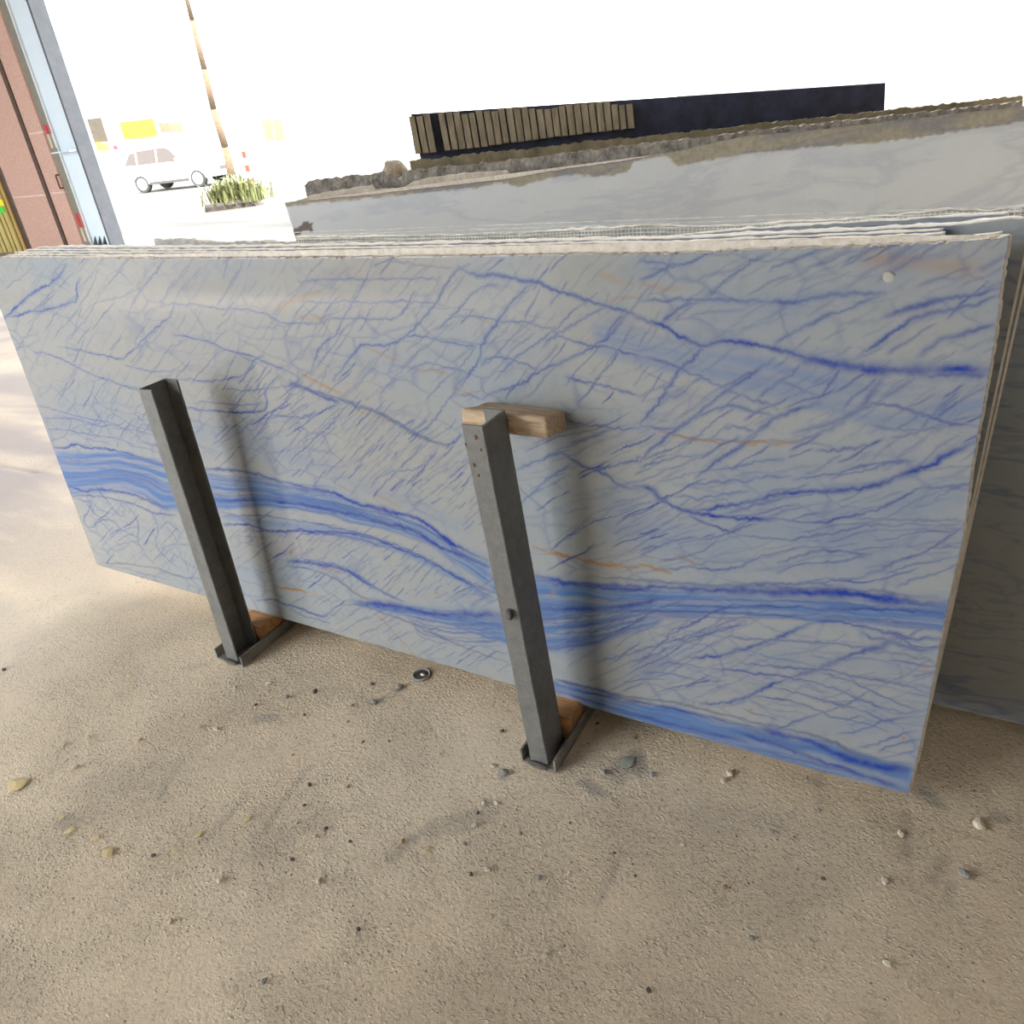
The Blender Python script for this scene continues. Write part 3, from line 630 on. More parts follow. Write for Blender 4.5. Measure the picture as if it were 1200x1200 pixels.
swarm([(215, 450), (420, 440), (540, 560), (420, 590), (300, 555), (240, 550)], 47, 10, (12, 40), .95, .5)
swarm([(90, 588), (190, 605), (235, 680), (120, 660)], 55, 12, (10, 26), .9, .55, 18); swarm([(90, 588), (190, 605), (235, 680), (120, 660)], 130, 14, (10, 26), .9, .5, 18)
swarm([(260, 615), (400, 625), (560, 690), (570, 714), (440, 704), (320, 690), (270, 660)], 38, 8.5, (10, 26), .95, .5)
swarm([(280, 700), (420, 712), (590, 785), (600, 800), (420, 755), (300, 715)], 35, 8.5, (10, 30), .95, .5)
swarm([(330, 300), (760, 300), (760, 480), (640, 470), (540, 480), (440, 430)], 50, 19, (18, 55), .95, .42)
swarm([(400, 470), (545, 525), (572, 650), (500, 600), (400, 560)], 43, 8, (10, 32), .95, .5)
swarm([(600, 520), (760, 500), (780, 680), (640, 680)], 23, 9, (20, 70), 1.1, .5)
swarm([(750, 560), (1130, 550), (1110, 690), (780, 680)], 13, 12, (35, 100), 1.1, .45)
swarm([(740, 420), (1150, 440), (1135, 560), (750, 560)], 31, 15, (25, 75), 1.2, .45)
swarm([(760, 300), (1175, 290), (1160, 425), (1000, 420), (830, 400)], 29, 21, (25, 75), 1.2, .38)
swarm([(640, 735), (830, 730), (850, 830), (690, 812), (650, 790)], 29, 7.5, (22, 70), 1.1, .5)
swarm([(830, 740), (1100, 760), (1085, 860), (870, 830)], -13, 15, (30, 90), 1.1, .45); swarm([(830, 740), (1100, 760), (1085, 860), (870, 830)], 26, 30, (30, 80), 1.2, .4)
splat(R_, SP['R'], 8); splat(G_, SP['G'], 10); splat(B_, SP['B'], 8); splat(A_, SP['A'], 5)

# --- broad blue bands with streaks running along them
XP, YP = PX[..., 0], PX[..., 1]
WAX, WAY = XP + 14 * (fbm(XP / 40, YP / 40, 71, 3) - .45), YP + 7 * (fbm(XP / 30, YP / 18, 81, 3) - .45)
def band(top, bot, amt, streaks=9, deep=.5, soft=.12):
    top, bot = np.array(top, float), np.array(bot, float)
    t, b = np.interp(WAX, top[:, 0], top[:, 1]), np.interp(WAX, bot[:, 0], bot[:, 1])
    k = (WAY - t) / np.maximum(b - t, 1)
    x0, x1 = max(top[0, 0], bot[0, 0]), min(top[-1, 0], bot[-1, 0])
    m = np.clip(k / soft, 0, 1) * np.clip((1 - k) / soft, 0, 1) * np.clip((XP - x0) / 12, 0, 1) * np.clip((x1 - XP) / 12, 0, 1)
    s = fbm(XP / 130 + 3, k * streaks, 91 + int(x0), 4)
    s = np.clip((s - .30) / .34, 0, 1)
    G_[...] = np.maximum(G_, (m * amt * (.35 + .75 * s)).astype(np.float32))
    d = np.clip((fbm(XP / 90 + 9, k * streaks * 1.4, 17 + int(x0), 4) - .52) / .18, 0, 1)
    R_[...] = np.maximum(R_, (m * deep * d).astype(np.float32))
band([(40, 524), (100, 528), (140, 526), (185, 538), (240, 551), (290, 557), (340, 567), (400, 580), (430, 590), (470, 602), (500, 615), (530, 640), (555, 652), (580, 660)],
     [(40, 588), (85, 585), (120, 580), (145, 578), (170, 586), (190, 602), (240, 600), (300, 596), (350, 598), (400, 611), (450, 622), (500, 642), (550, 676), (580, 694)], .95, 10, .5)
band([(570, 660), (628, 673), (700, 683), (750, 687), (850, 690), (950, 693), (1050, 702), (1120, 707)], [(570, 690), (628, 720), (750, 724), (850, 722), (950, 728), (1050, 738), (1120, 744)], .95, 9, .45)
band([(410, 705), (500, 709), (560, 715), (600, 718), (640, 712), (700, 705), (780, 700)], [(410, 709), (500, 726), (560, 746), (600, 760), (650, 768), (700, 758), (780, 735)], .85, 9, .5)
band([(630, 792), (720, 815), (800, 830), (890, 852), (960, 862), (1000, 876), (1040, 892), (1075, 898)], [(630, 812), (720, 842), (800, 866), (900, 894), (1000, 920), (1075, 940)], .95, 7, .5)
band([(255, 596), (350, 610), (450, 628), (500, 650), (580, 695)], [(255, 612), (350, 622), (450, 645), (500, 665), (580, 712)], .5, 5, .1, .3)
band([(690, 360), (825, 402), (900, 405), (1000, 430), (1160, 434)], [(690, 420), (850, 455), (950, 490), (1050, 515), (1160, 490)], .42, 6, .12, .3)
band([(700, 540), (800, 590), (1000, 560), (1140, 520)], [(700, 660), (850, 690), (1000, 690), (1140, 690)], .22, 5, 0, .35)
band([(640, 725), (800, 735), (1000, 745), (1110, 750)], [(640, 795), (800, 825), (950, 850), (1110, 880)], .24, 4, 0, .35)
band([(60, 440), (300, 470), (560, 600)], [(60, 530), (300, 560), (560, 650)], .15, 4, 0, .4)
# warm beige clouds near the top edge
warm = np.clip((fbm(XP / 120, YP / 35, 55, 4) - .48) * 2, 0, .5) * np.clip((420 - YP) / 90, 0, 1) * np.clip((620 - XP) / 200, 0, 1)
B_[...] = np.maximum(B_, (warm * .35).astype(np.float32))
pink = np.clip((fbm(XP / 60, YP / 40, 65, 3) - .4) * 2, 0, .5) * np.clip((XP - 230) / 40, 0, 1) * np.clip((420 - XP) / 60, 0, 1) * np.clip((YP - 615) / 15, 0, 1) * np.clip((720 - YP) / 30, 0, 1)
B_[...] = np.maximum(B_, (pink * .3).astype(np.float32))
for (x, y, r, s) in ((648, 694, 2.5, .8), (341, 647, 2.2, .9), (511, 695, 1.6, .8), (1059, 865, 2, .9), (880, 832, 2, .7), (1085, 784, 4, .35), (828, 822, 1.6, .8), (988, 829, 1.6, .8), (813, 824, 1.6, .8)):
    B_[...] = np.maximum(B_, (s * np.exp(-((XP - x) ** 2 + (YP - y) ** 2) / r ** 2)).astype(np.float32))
# faint blue clouds through the whole face, denser to the right
cloud = np.clip((fbm(XP / 95 + YP / 160, YP / 45, 35, 4) - .40) * 2.4, 0, 1) * (.10 + .12 * np.clip((XP - 480) / 350, 0, 1)) + .04 * np.clip((XP - 600) / 300, 0, 1)
G_ = np.clip(G_ + cloud.astype(np.float32) * (1 - G_), 0, 1)

strata = np.stack([np.clip(R_, 0, 1), G_, np.clip(B_, 0, 1), np.clip(A_, 0, 1)], -1).reshape(-1, 4)
TH = .024
edge = np.concatenate([np.arange(NU), (np.arange(1, NV) * NU + NU - 1), ((NV - 1) * NU + np.arange(NU - 2, -1, -1)), np.arange(NV - 2, 0, -1) * NU])
PF = PP.reshape(-1, 3).copy()
chip = np.zeros(len(PF)); top_row = (NV - 1) * NU + np.arange(NU)
chip[top_row] = -.004 * np.clip(vnoise(np.arange(NU) / 3.0, np.zeros(NU), 4) - .45, 0, 1) * 2
rt = np.arange(NV) * NU + NU - 1
PF[rt] -= F0.u * (.006 * np.clip(vnoise(np.arange(NV) / 3.0, np.zeros(NV), 14) - .5, 0, 1))[:, None]
PF += F0.v * chip[:, None]
nE = len(edge)
mid = PF[edge] + F0.w * .003; rear = PF[edge] + F0.w * TH
cen = PF[edge].mean(0)
mid = mid + F0.v * (.0015 * np.sign(mid @ F0.v - cen @ F0.v))[:, None]
onr = np.arange(NU, NU + NV - 2)                  # right edge: a broken arris
mid[onr] += F0.u * .004 + F0.w * .002; rear[onr] += F0.u * .005
jig = (vnoise(np.arange(nE) / 4.0, np.zeros(nE), 24) - .5) * .003
rear = rear + F0.v * jig[:, None]
n0 = len(PF); V = np.concatenate([PF, mid, rear])
gi = np.arange(NU * NV).reshape(NV, NU)
Qf = np.stack([gi[:-1, :-1], gi[:-1, 1:], gi[1:, 1:], gi[1:, :-1]], -1).reshape(-1, 4)
e1 = np.arange(nE); e2 = np.roll(e1, -1)
Qa = np.stack([edge[e1], n0 + e1, n0 + e2, edge[e2]], -1); Qb = np.stack([n0 + e1, n0 + nE + e1, n0 + nE + e2, n0 + e2], -1)
c4 = [0, NU - 1, NU - 1 + NV - 1, NU - 1 + NV - 1 + NU - 1]
Qc = np.array([[n0 + nE + c4[0], n0 + nE + c4[3], n0 + nE + c4[2], n0 + nE + c4[1]]])
Q = np.concatenate([Qf, Qa, Qb, Qc]); fm = np.concatenate([np.zeros(len(Qf)), np.ones(len(Qa) + len(Qb) + 1)])
attr = np.concatenate([strata, np.zeros((2 * nE, 4), np.float32)])
me = grid_mesh('stone_slab', V, Q, [MAT_FRONT, MAT_EDGE], attr, 'strata', fm, np.concatenate([np.ones(len(Qf), bool), np.zeros(len(Qa) + len(Qb) + 1, bool)]))
front_slab = finish(bpy.data.objects.new('stone_slab', me), label='large polished pale stone slab with bright blue veins, frontmost of its stack, behind the two steel posts', cat='stone slab')

# ------------------------------------------------------------------ slabs behind the front one
def strip_slab(name, fr, top, vb, left, right, th, face, edge_m, n=240, chipamp=.004, seed=1, back=None, **k):
    """slab in frame fr; top: (u,v) points; vb: bottom height; left/right: ((u,v),(u,v)) straight side edges"""
    top = np.array(top, float)
    def side(s, v):
        (u0, v0), (u1, v1) = s; return u0 + (u1 - u0) * (v - v0) / (v1 - v0)
    V, Fc, fm = [], [], []
    vm = float(top[:, 1].mean())
    s = np.linspace(0, 1, n)
    ul, ur = side(left, vm), side(right, vm)
    ut = ul + (ur - ul) * s; vt = np.interp(ut, top[:, 0], top[:, 1])
    vt = np.array([np.interp(side(left, v) * (1 - a) + side(right, v) * a, top[:, 0], top[:, 1]) for v, a in zip(vt, s)])
    ut = np.array([side(left, v) * (1 - a) + side(right, v) * a for v, a in zip(vt, s)])
    ub = side(left, vb) * (1 - s) + side(right, vb) * s
    L = (ur - ul) * s
    s_end = np.zeros(n); s_end[-1] = .005
    for arr in (ut, ub): arr[-2] = arr[-1] - .005
    c1 = chipamp * (fbm(L * 60, L * 0, seed, 3) - .5); c2 = chipamp * 1.6 * (fbm(L * 45, L * 0 + 5, seed + 3, 3) - .5)
    for i in range(n):
        V += [fr.p(ub[i], vb, s_end[i]), fr.p(ut[i], vt[i] + c1[i] - .0015, s_end[i]), fr.p(ut[i], vt[i] + c1[i] + .0005, s_end[i] + .002), fr.p(ut[i], vt[i] + (c1[i] + c2[i]) / 2 + .001, th * .5), fr.p(ut[i], vt[i] + c2[i], th), fr.p(ub[i], vb, th)]
    for i in range(n - 1):
        a, b = i * 6, i * 6 + 6
        for j in range(6):
            jj = (j + 1) % 6
            Fc.append((a + j, b + j, b + jj, a + jj)); fm.append((0 if i < n - 2 else 1) if j == 0 else (2 if j == 4 else 1))
    Fc += [tuple(range(0, 6))[::1], tuple(range((n - 1) * 6, n * 6))[::-1]]; fm += [1, 1]
    return mesh_obj(name, V, Fc, [face, edge_m, back or face], fmat=fm, **k)

def top_from(fr, px): return fr.hits(px)
STK = 'slabs stacked behind the front slab'
def z_top(u): return np.interp(u, tp[:, 0], tp[:, 1])
us = np.linspace(0.0, 3.3, 60)
pitch = .029
stack_spec = [  # offset, left u, right (u at bottom, u at top), label
    (1, .105, (3.19, 3.185), 'veined stone slab directly behind the front slab, its rough cream top edge showing'),
    (2, .11, (3.16, 3.095), 'veined stone slab, third from the front of the stack, with chipped cream top edge'),
    (3, .13, (3.16, 3.09), 'veined stone slab, fourth from the front of the stack, ending in an ochre corner'),
]
for k, ul, (rb, rt_), lab in stack_spec:
    fr = F0.shift(pitch * k)
    t = [(u, z_top(u) + .0034 * k + .002 * (vnoise(u * 3, 0.0, 50 + k) - .5)) for u in us]
    strip_slab('stone_slab', fr, t, .0, ((ul - .02, 0), (ul, 1.3)), ((rb, 0), (rt_, 1.3)), .023, MAT_STONE, MAT_EDGE, 420, .0035, 60 + k, label=lab, cat='stone slab', group=STK)
fr = F0.shift(.118)
r5 = fr.hits([(1094, 815), (1140, 560), (1177, 400), (1209, 272)])
t5 = [(u, z_top(min(u, 3.19)) + .0135) for u in us]
strip_slab('stone_slab', fr, t5, .0, ((.14, 0), (.16, 1.3)), (tuple(r5[0]), tuple(r5[3])), .024, MAT_STONE, MAT_EDGE, 420, .0035, 70, label='veined stone slab whose shaded right end juts past the front slab edge', cat='stone slab', group=STK)
fr = F0.shift(.16)
r6 = fr.hits([(1086, 852), (1117, 710), (1146, 560), (1185, 400), (1217, 270)])
t6 = [(u, z_top(min(u, 3.19)) + .010) for u in us]
strip_slab('stone_slab', fr, t6, .0, ((.2, 0), (.22, 1.3)), (tuple(r6[0]), tuple(r6[4])), .024, MAT_STONE, MAT_EDGE, 300, .006, 71, label='veined stone slab with a cream right edge running down beside the shaded slab', cat='stone slab', group=STK)
# polished slab rising above the stack towards the right
fr = F0.shift(.205)
tP = top_from(fr, [(560, 312), (660, 298), (700, 290), (745, 282), (800, 275), (880, 267), (925, 264.5), (1000, 260), (1060, 257), (1100, 254), (1181, 250.5)])
rP = fr.hits([(1181, 251), (1179, 270)])
strip_slab('stone_slab', fr, np.vstack([[(-.5, tP[0, 1])], tP, [(3.4, tP[-1, 1])]]), .0, ((.3, 0), (.3, 1.3)), ((rP[0, 0] + .01, 0), (rP[0, 0], 1.3)), .024, MAT_STONE, MAT_EDGE, 300, .005, 73,
           label='polished veined slab standing a hand higher behind the stack towards the right', cat='stone slab', group=STK)
# shaded slab seen to the right of the front slab, unseen end lengthened to block light
frF = F0.shift(.425)
bF = frF.hits([(1095, 825), (1200, 848)])
strip_slab('stone_slab', frF, [(.9, 1.18), (3.0, 1.19), (6.6, 1.20)], float(bF[:, 1].mean()), ((.95, 0), (.95, 1.3)), ((6.4, 0), (6.4, 1.3)), .022, MAT_STONE, MAT_EDGE, 200, .005, 75,
           label='shaded olive grey veined slab at the right, far behind the front slab', cat='stone slab', group=STK)
# slab with a glass fibre net on it, lengthened out of view to block light
MAT_NETSTONE = simple('resin_coated_stone_back', (.42, .40, .36), .7, .3, 25, bmp=.4, bscale=120)
MAT_NET = simple('glass_fibre_thread', (.72, .70, .64), .7, .25, 40)
frG = F0.shift(.47)
tG = top_from(frG, [(300, 281), (345, 277.5), (420, 276.5), (500, 276), (600, 273), (680, 268), (768, 263), (800, 265), (880, 263.5), (920, 260), (1000, 256), (1060, 250), (1110, 245), (1160, 246), (1200, 241), (1260, 236)])
uL = frG.hit(346, 277)[0]
net_slab = strip_slab('netted_stone_slab', frG, np.vstack([tG, [(6.6, tG[-1, 1])]]), -.085, ((uL, 0), (uL, 1.3)), ((6.3, 0), (6.3, 1.3)), .022, MAT_NETSTONE, MAT_EDGE, 360, .008, 77,
                      label='stone slab with glass fibre net glued to its face behind the stack', cat='stone slab')
bm = bmesh.new()
gu = np.arange(uL + .004, 4.19, .011)
gv0 = 1.14
for u in gu:
    vt = float(np.interp(u, np.append(tG[:, 0], 4.3), np.append(tG[:, 1], tG[-1, 1]))) - .004
    a, b = frG.p(u, gv0, -.0018), frG.p(u + .001 * random.uniform(-1, 1), vt, -.0018)
    b_cyl(bm, a, b, .0014, n=4, caps=False)
for j in range(14):
    v = gv0 + .01 + j * .011
    b_cyl(bm, frG.p(uL + .003, v, -.0022), frG.p(4.19, v, -.0022), .0013, n=4, caps=False)
for j in range(14):
    off = -.008 - j * .010
    pu = np.linspace(uL + .003, 4.19, 60)
    pv = np.interp(pu, np.append(tG[:, 0], 4.3), np.append(tG[:, 1], tG[-1, 1])) + off
    for i in range(59): b_cyl(bm, frG.p(pu[i], pv[i], -.0022), frG.p(pu[i + 1], pv[i + 1], -.0022), .0013, n=4, caps=False)
bm_obj('fibre_net', bm, MAT_NET, net_slab, kind='stuff', label='white glass fibre net')
# short grey slab at the left end of the stack
frS = F0.shift(.27)
tS = top_from(frS, [(170, 281), (180, 280), (222, 279), (228, 282), (262, 284), (278, 282), (345, 283), (360, 284)])
uS0, uS1 = frS.hit(180, 281)[0], frS.hit(344, 284)[0]
strip_slab('stone_slab', frS, tS, .0, ((uS0 + .02, 0), (uS0, 1.3)), ((uS1, 0), (uS1, 1.3)), .022, MAT_NETSTONE, MAT_EDGE, 120, .01, 79,
           label='short dull grey slab offcut behind the left end of the stack, with a broken top edge', cat='stone slab', group=STK)

# ------------------------------------------------------------------ rough slabs and block farther back, set at an angle
P0 = on_floor(333, 237, 1.42)
YAW, RLEAN = math.radians(35), math.radians(7)
fr0 = Frame((0, 0, 0), YAW, RLEAN)
FR = Frame(P0 - fr0.v * (1.42 / math.cos(RLEAN)), YAW, RLEAN)
def mat_coated():
    m, nt, b = new_mat('dust_coated_slab_face')
    v = coords(nt)
    at = nd(nt, 'ShaderNodeAttribute', attribute_name='coat'); sp = nt.nodes.new('ShaderNodeSeparateColor'); nt.links.new(at.outputs['Color'], sp.inputs[0])
    n1 = noise(nt, 2.2, 3, .5, v); n2 = noise(nt, 45, 5, .65, v)
    coat = ramp(nt, n1, [(.3, (.52, .53, .545)), (.7, (.62, .635, .65))])
    coat = mixc(nt, mth(nt, 'MULTIPLY', n2, .3), coat, (.74, .76, .78))
    vv = coords(nt, scale=(1, 1, 4)); w = noise(nt, 1.4, 6, .6, vv, .5)
    vein = ramp(nt, w, [(.44, (0, 0, 0)), (.5, (1, 1, 1)), (.55, (0, 0, 0))])
    coat = mixc(nt, mth(nt, 'MULTIPLY', vein, .22), coat, (.25, .28, .42))
    bare = ramp(nt, n2, [(.3, (.27, .235, .17)), (.7, (.40, .36, .29))])
    bare = mixc(nt, mth(nt, 'MULTIPLY', vein, .5), bare, (.14, .16, .26))
    c = mixc(nt, sp.outputs[0], bare, coat); c = mixc(nt, sp.outputs[1], c, (.12, .085, .07))
    nt.links.new(c, b.inputs['Base Color'])
    nt.links.new(mth(nt, 'ADD', .35, mth(nt, 'MULTIPLY', sp.outputs[0], .25)), b.inputs['Roughness'])
    bump(nt, b, n2, .25, .004); return m
MAT_COAT = mat_coated()
T1 = [(333, 237), (380, 233), (440, 227), (520, 218), (590, 210), (660, 198), (720, 190), (783, 179), (875, 159), (967, 151), (1050, 141), (1120, 133), (1200, 124), (1300, 112)]
t1 = FR.hits(T1)
l1 = FR.hits([(345, 276), (333, 237)])
slope = (l1[1, 0] - l1[0, 0]) / (l1[1, 1] - l1[0, 1])
def l_u(v): return l1[1, 0] + slope * (v - l1[1, 1])
uR = t1[-1, 0]
NX, NY = 460, 64
vv_ = np.concatenate([np.linspace(0, .72, 6)[:-1], np.linspace(.72, 1, NY - 5)])[:, None]; s_ = np.linspace(0, 1, NX)[None, :]
ut_ = l1[1, 0] * (1 - s_) + uR * s_; vt_ = np.interp(ut_, t1[:, 0], t1[:, 1]) + .004 * (fbm(ut_ * 40, ut_ * 0, 5, 3) - .5)
Vv = vv_ * vt_
Uu = l_u(Vv) * (1 - s_) + uR * s_
Pg = FR.o + Uu[..., None] * FR.u + Vv[..., None] * FR.v
pxg = project(Pg); bx = np.array([(333, 241), (430, 232), (500, 225), (560, 219), (588, 213), (606, 218), (640, 209), (670, 204), (700, 206), (720, 205), (738, 199), (742, 189), (780, 181), (795, 194), (830, 188), (870, 180), (950, 172), (1020, 167), (1080, 160), (1130, 152), (1200, 142), (1300, 130)])
yb = np.interp(pxg[..., 0], bx[:, 0], bx[:, 1]) + 4.5 * (fbm(pxg[..., 0] / 5, pxg[..., 1] / 40, 12, 3) - .45)
coat = np.zeros((NY, NX, 4), np.float32); coat[..., 3] = 1
coat[..., 0] = np.clip((pxg[..., 1] - yb) / 1.6, 0, 1)
dx, dy = pxg[..., 0] - 352, pxg[..., 1] - 269
coat[..., 1] = ((np.abs(dy + .35 * dx + 2 * np.sin(dx / 3)) < 5) & (dx > -9) & (dx < 14)).astype(np.float32) * .9
nrm = np.arange(NX * NY).reshape(NY, NX)
Qf = np.stack([nrm[:-1, :-1], nrm[:-1, 1:], nrm[1:, 1:], nrm[1:, :-1]], -1).reshape(-1, 4)
edge = np.concatenate([np.arange(NX), np.arange(1, NY) * NX + NX - 1, (NY - 1) * NX + np.arange(NX - 2, -1, -1), np.arange(NY - 2, 0, -1) * NX])
rear = Pg.reshape(-1, 3)[edge] + FR.w * .03
n0 = NX * NY; e1 = np.arange(len(edge)); e2 = np.roll(e1, -1)
Qs = np.stack([edge[e1], n0 + e1, n0 + e2, edge[e2]], -1)
c4 = [0, NX - 1, NX + NY - 2, 2 * NX + NY - 3]
Qk = np.array([[n0 + c4[0], n0 + c4[3], n0 + c4[2], n0 + c4[1]]])
me = grid_mesh('coated_stone_slab', np.concatenate([Pg.reshape(-1, 3), rear]), np.concatenate([Qf, Qs, Qk]), [MAT_COAT, MAT_EDGE],
               np.concatenate([coat.reshape(-1, 4), np.tile([0, 0, 0, 1], (len(edge), 1))]), 'coat', np.concatenate([np.zeros(len(Qf)), np.ones(len(Qs) + 1)]), np.concatenate([np.ones(len(Qf), bool), np.zeros(len(Qs) + 1, bool)]))
finish(bpy.data.objects.new('coated_stone_slab', me), label='long grey dust-coated slab leaning behind the blue veined stack', cat='stone slab')
MAT_ROUGH = simple('rough_quarry_stone', (.27, .245, .215), .95, .55, 28, bmp=1.0, bscale=70)
MAT_ROUGHTOP = simple('rough_quarry_stone_top', (.36, .29, .21), .95, .4, 18, bmp=1.0, bscale=60)
MAT_BEIGE = simple('beige_broken_stone', (.55, .48, .40), .9, .25, 30, bmp=.6, bscale=90)
f2 = FR.shift(.034)
t2 = f2.hits([(345, 237), (366, 228), (400, 222), (437, 216), (440, 222), (475, 219), (484, 213), (502, 208), (540, 203), (594, 199), (600, 206), (650, 200), (700, 196), (1000, 155), (1200, 135)])
strip_slab('stone_slab', f2, t2, .0, ((t2[0, 0], 0), (t2[0, 0], 1.42)), ((t2[-1, 0], 0), (t2[-1, 0], 1.5)), .03, MAT_BEIGE, MAT_EDGE, 420, .008, 81,
           label='beige slab with a broken stepped top edge just behind the grey coated slab', cat='stone slab')
f3 = FR.shift(.09)
t3 = f3.hits([(357, 218), (362, 213), (372, 210), (397, 207), (423, 205), (440, 202), (480, 199), (507, 196), (540, 193), (570, 190), (628, 184), (660, 179), (696, 175), (760, 167), (830, 159), (900, 150), (1000, 140), (1200, 118)])
strip_slab('rough_stone_slab', f3, t3, .0, ((t3[0, 0], 0), (t3[0, 0], 1.4)), ((t3[-1, 0], 0), (t3[-1, 0], 1.5)), .16, MAT_ROUGH, MAT_ROUGHTOP, 420, .02, 83,
           label='thick grey-brown rough quarry slab behind the grey coated slab', cat='stone slab')
f4 = FR.shift(.33)
MAT_LEDGE = simple('dark_olive_stone', (.20, .165, .10), .8, .4, 12, bmp=.8, bscale=30)
t4 = f4.hits([(480, 189), (486, 186.5), (520, 184), (570, 178), (628, 173), (680, 166), (740, 161), (800, 155), (860, 148), (1000, 133), (1200, 112)])
strip_slab('rough_stone_slab', f4, t4, .0, ((t4[0, 0], 0), (t4[0, 0], 1.4)), ((t4[-1, 0], 0), (t4[-1, 0], 1.5)), .14, MAT_LEDGE, MAT_LEDGE, 320, .02, 85,
           label='olive brown rough slab at the foot of the grooved block', cat='stone slab')
# a loose rounded lump on the rough slab
def lump(name, loc, sc, mat, seed, rz=0.0, sub=3, amp=.25, parent=None, **k):
    bm = bmesh.new(); bmesh.ops.create_icosphere(bm, subdivisions=sub, radius=1.0)
    for v in bm.verts:
        d = 1 + amp * (float(fbm(v.co.x * 1.7 + seed, v.co.y * 1.7 + v.co.z * 2.3, seed, 3)) - .45) * 2
        v.co = Vector((v.co.x * sc[0] * d, v.co.y * sc[1] * d, v.co.z * sc[2] * d))
    o = bm_obj(name, bm, mat, parent, smooth=True, **k); o.location = loc; o.rotation_euler = (0, 0, rz); return o
f5 = FR.shift(.15)
pl = f5.p(*f5.hit(463, 201)); sx = abs(f5.hit(477, 198)[0] - f5.hit(449, 203)[0]) / 2; sz = abs(f5.hit(463, 189)[1] - f5.hit(463, 203)[1])
lump('stone_lump', pl, (sx, .07, sz), MAT_ROUGHTOP, 5, YAW, label='rounded brown lump of stone lying on the rough quarry slab', cat='stone')
# grooved block
f6 = FR.shift(.55)
MAT_GROOVE = simple('brown_sawn_stone', (.235, .19, .125), .85, .35, 20, bmp=.7, bscale=60, vscale=(1, 1, .3))
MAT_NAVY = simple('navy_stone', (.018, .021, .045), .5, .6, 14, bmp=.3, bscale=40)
b0 = f6.hits([(493, 186), (485, 150)]); bslope = (b0[1, 0] - b0[0, 0]) / (b0[1, 1] - b0[0, 1])
bt = f6.hits([(487, 187), (560, 181), (640, 172), (740, 161), (830, 152), (900, 146), (1040, 132)])
vtop = f6.hit(486, 132)[1]; u1 = bt[-1, 0]; DV = f6.hit(1040, 96)[1] - vtop
def bu(v): return b0[0, 0] + bslope * (v - b0[0, 1])
blk = empty('grooved_stone_block', f6.p(b0[0, 0], 0), label='tall brown stone block with vertical saw grooves and dark navy foot', cat='stone block')
def part_at(o, parent): o.parent = parent; o.matrix_parent_inverse = Matrix.Translation(-Vector(parent.location)) if parent.rotation_euler.z == 0 else parent.matrix_world.inverted(); return o
V = []
for w in (0.03, .6):
    V += [f6.p(bu(0), 0, w), f6.p(u1, 0, w), f6.p(u1, vtop + DV, w), f6.p(bu(vtop), vtop, w)]
core = mesh_obj('block_core', V, [(0, 1, 2, 3), (7, 6, 5, 4), (0, 4, 5, 1), (1, 5, 6, 2), (2, 6, 7, 3), (3, 7, 4, 0)], MAT_NAVY); part_at(core, blk)
ribs_px = list(np.arange(486.5, 742, 8.6))
for i, x in enumerate(ribs_px):
    if i == 3: continue
    yb_ = np.interp(x, [487, 560, 640, 700, 740], [182, 174, 163, 156, 152]) - 1
    ua, vb_ = f6.hit(x + .6, yb_); ub_, _ = f6.hit(x + 7.8 if i % 4 else x + 7.2, yb_)
    w0 = -.002 * random.random()
    sh = bslope * .55
    vt_b = vtop + DV * (ua - bu(vtop)) / (u1 - bu(vtop)) - .004 - .02 * random.random()
    V = []
    for w in (w0, .034):
        V += [f6.p(ua, vb_ + .004 * random.random(), w), f6.p(ub_, vb_ + .004 * random.random(), w), f6.p(ub_ + sh * (vt_b - vb_), vt_b, w), f6.p(ua + sh * (vt_b - vb_), vt_b, w)]
    r = mesh_obj('sawn_rib', V, [(0, 1, 2, 3), (7, 6, 5, 4), (0, 4, 5, 1), (1, 5, 6, 2), (2, 6, 7, 3), (3, 7, 4, 0)], MAT_GROOVE); part_at(r, blk)

gm = F0.p(*F0.hit(1042, 325)); lump('glue_mark', gm, (.010, .0006, .013), simple('pale_glue', (.36, .355, .31), .6, .1, 30), 6, 0, 2, .5, parent=front_slab, label='pale dab of glue')

# ------------------------------------------------------------------ steel posts on base channels
def post(x0, x1, yf, depth, xt, yt, zt, ch0, ch1, web_left, lab, seed):
    root = empty('rack_post', ((ch0 + ch1) / 2, yf, 0), label=lab, cat='rack post', group='steel posts holding the slab stack')
    t = .0065; w = x1 - x0
    if web_left: poly = [(0, 0), (w, 0), (w, t), (t, t), (t, depth - t), (w, depth - t), (w, depth), (0, depth)]
    else: poly = [(0, 0), (w, 0), (w, depth), (0, depth), (0, depth - t), (w - t, depth - t), (w - t, t), (0, t)]
    bm = bmesh.new(); prism(bm, poly, (x0, yf + .006, .008), (xt, yt, zt), (1, 0, 0), (0, 1, 0))
    bmesh.ops.bevel(bm, geom=[e for e in bm.edges if abs((e.verts[0].co - e.verts[1].co).z) > .5], offset=.0018, segments=2, affect='EDGES')
    o = bm_obj('post', bm, MAT_STEEL); part_at(o, root)
    # base channel: floor plate with two upturned sides
    h = .046; s = .007
    bm = bmesh.new(); prism(bm, [(ch0, 0), (ch1, 0), (ch1, h), (ch1 - s, h), (ch1 - s, s), (ch0 + s, s), (ch0 + s, h), (ch0, h)], (0, yf - .004, 0), (0, .40, 0), (1, 0, 0), (0, 0, 1))
    bmesh.ops.bevel(bm, geom=[e for e in bm.edges], offset=.001, segments=1, affect='EDGES')
    o = bm_obj('base_channel', bm, MAT_STEEL_WORN); part_at(o, root)
    o = lump('weld_bead', ((x0 + x1) / 2, yf - .004, .008), (w * .55, .010, .008), MAT_WELD, seed, 0, 2, .4); part_at(o, root)
    return root
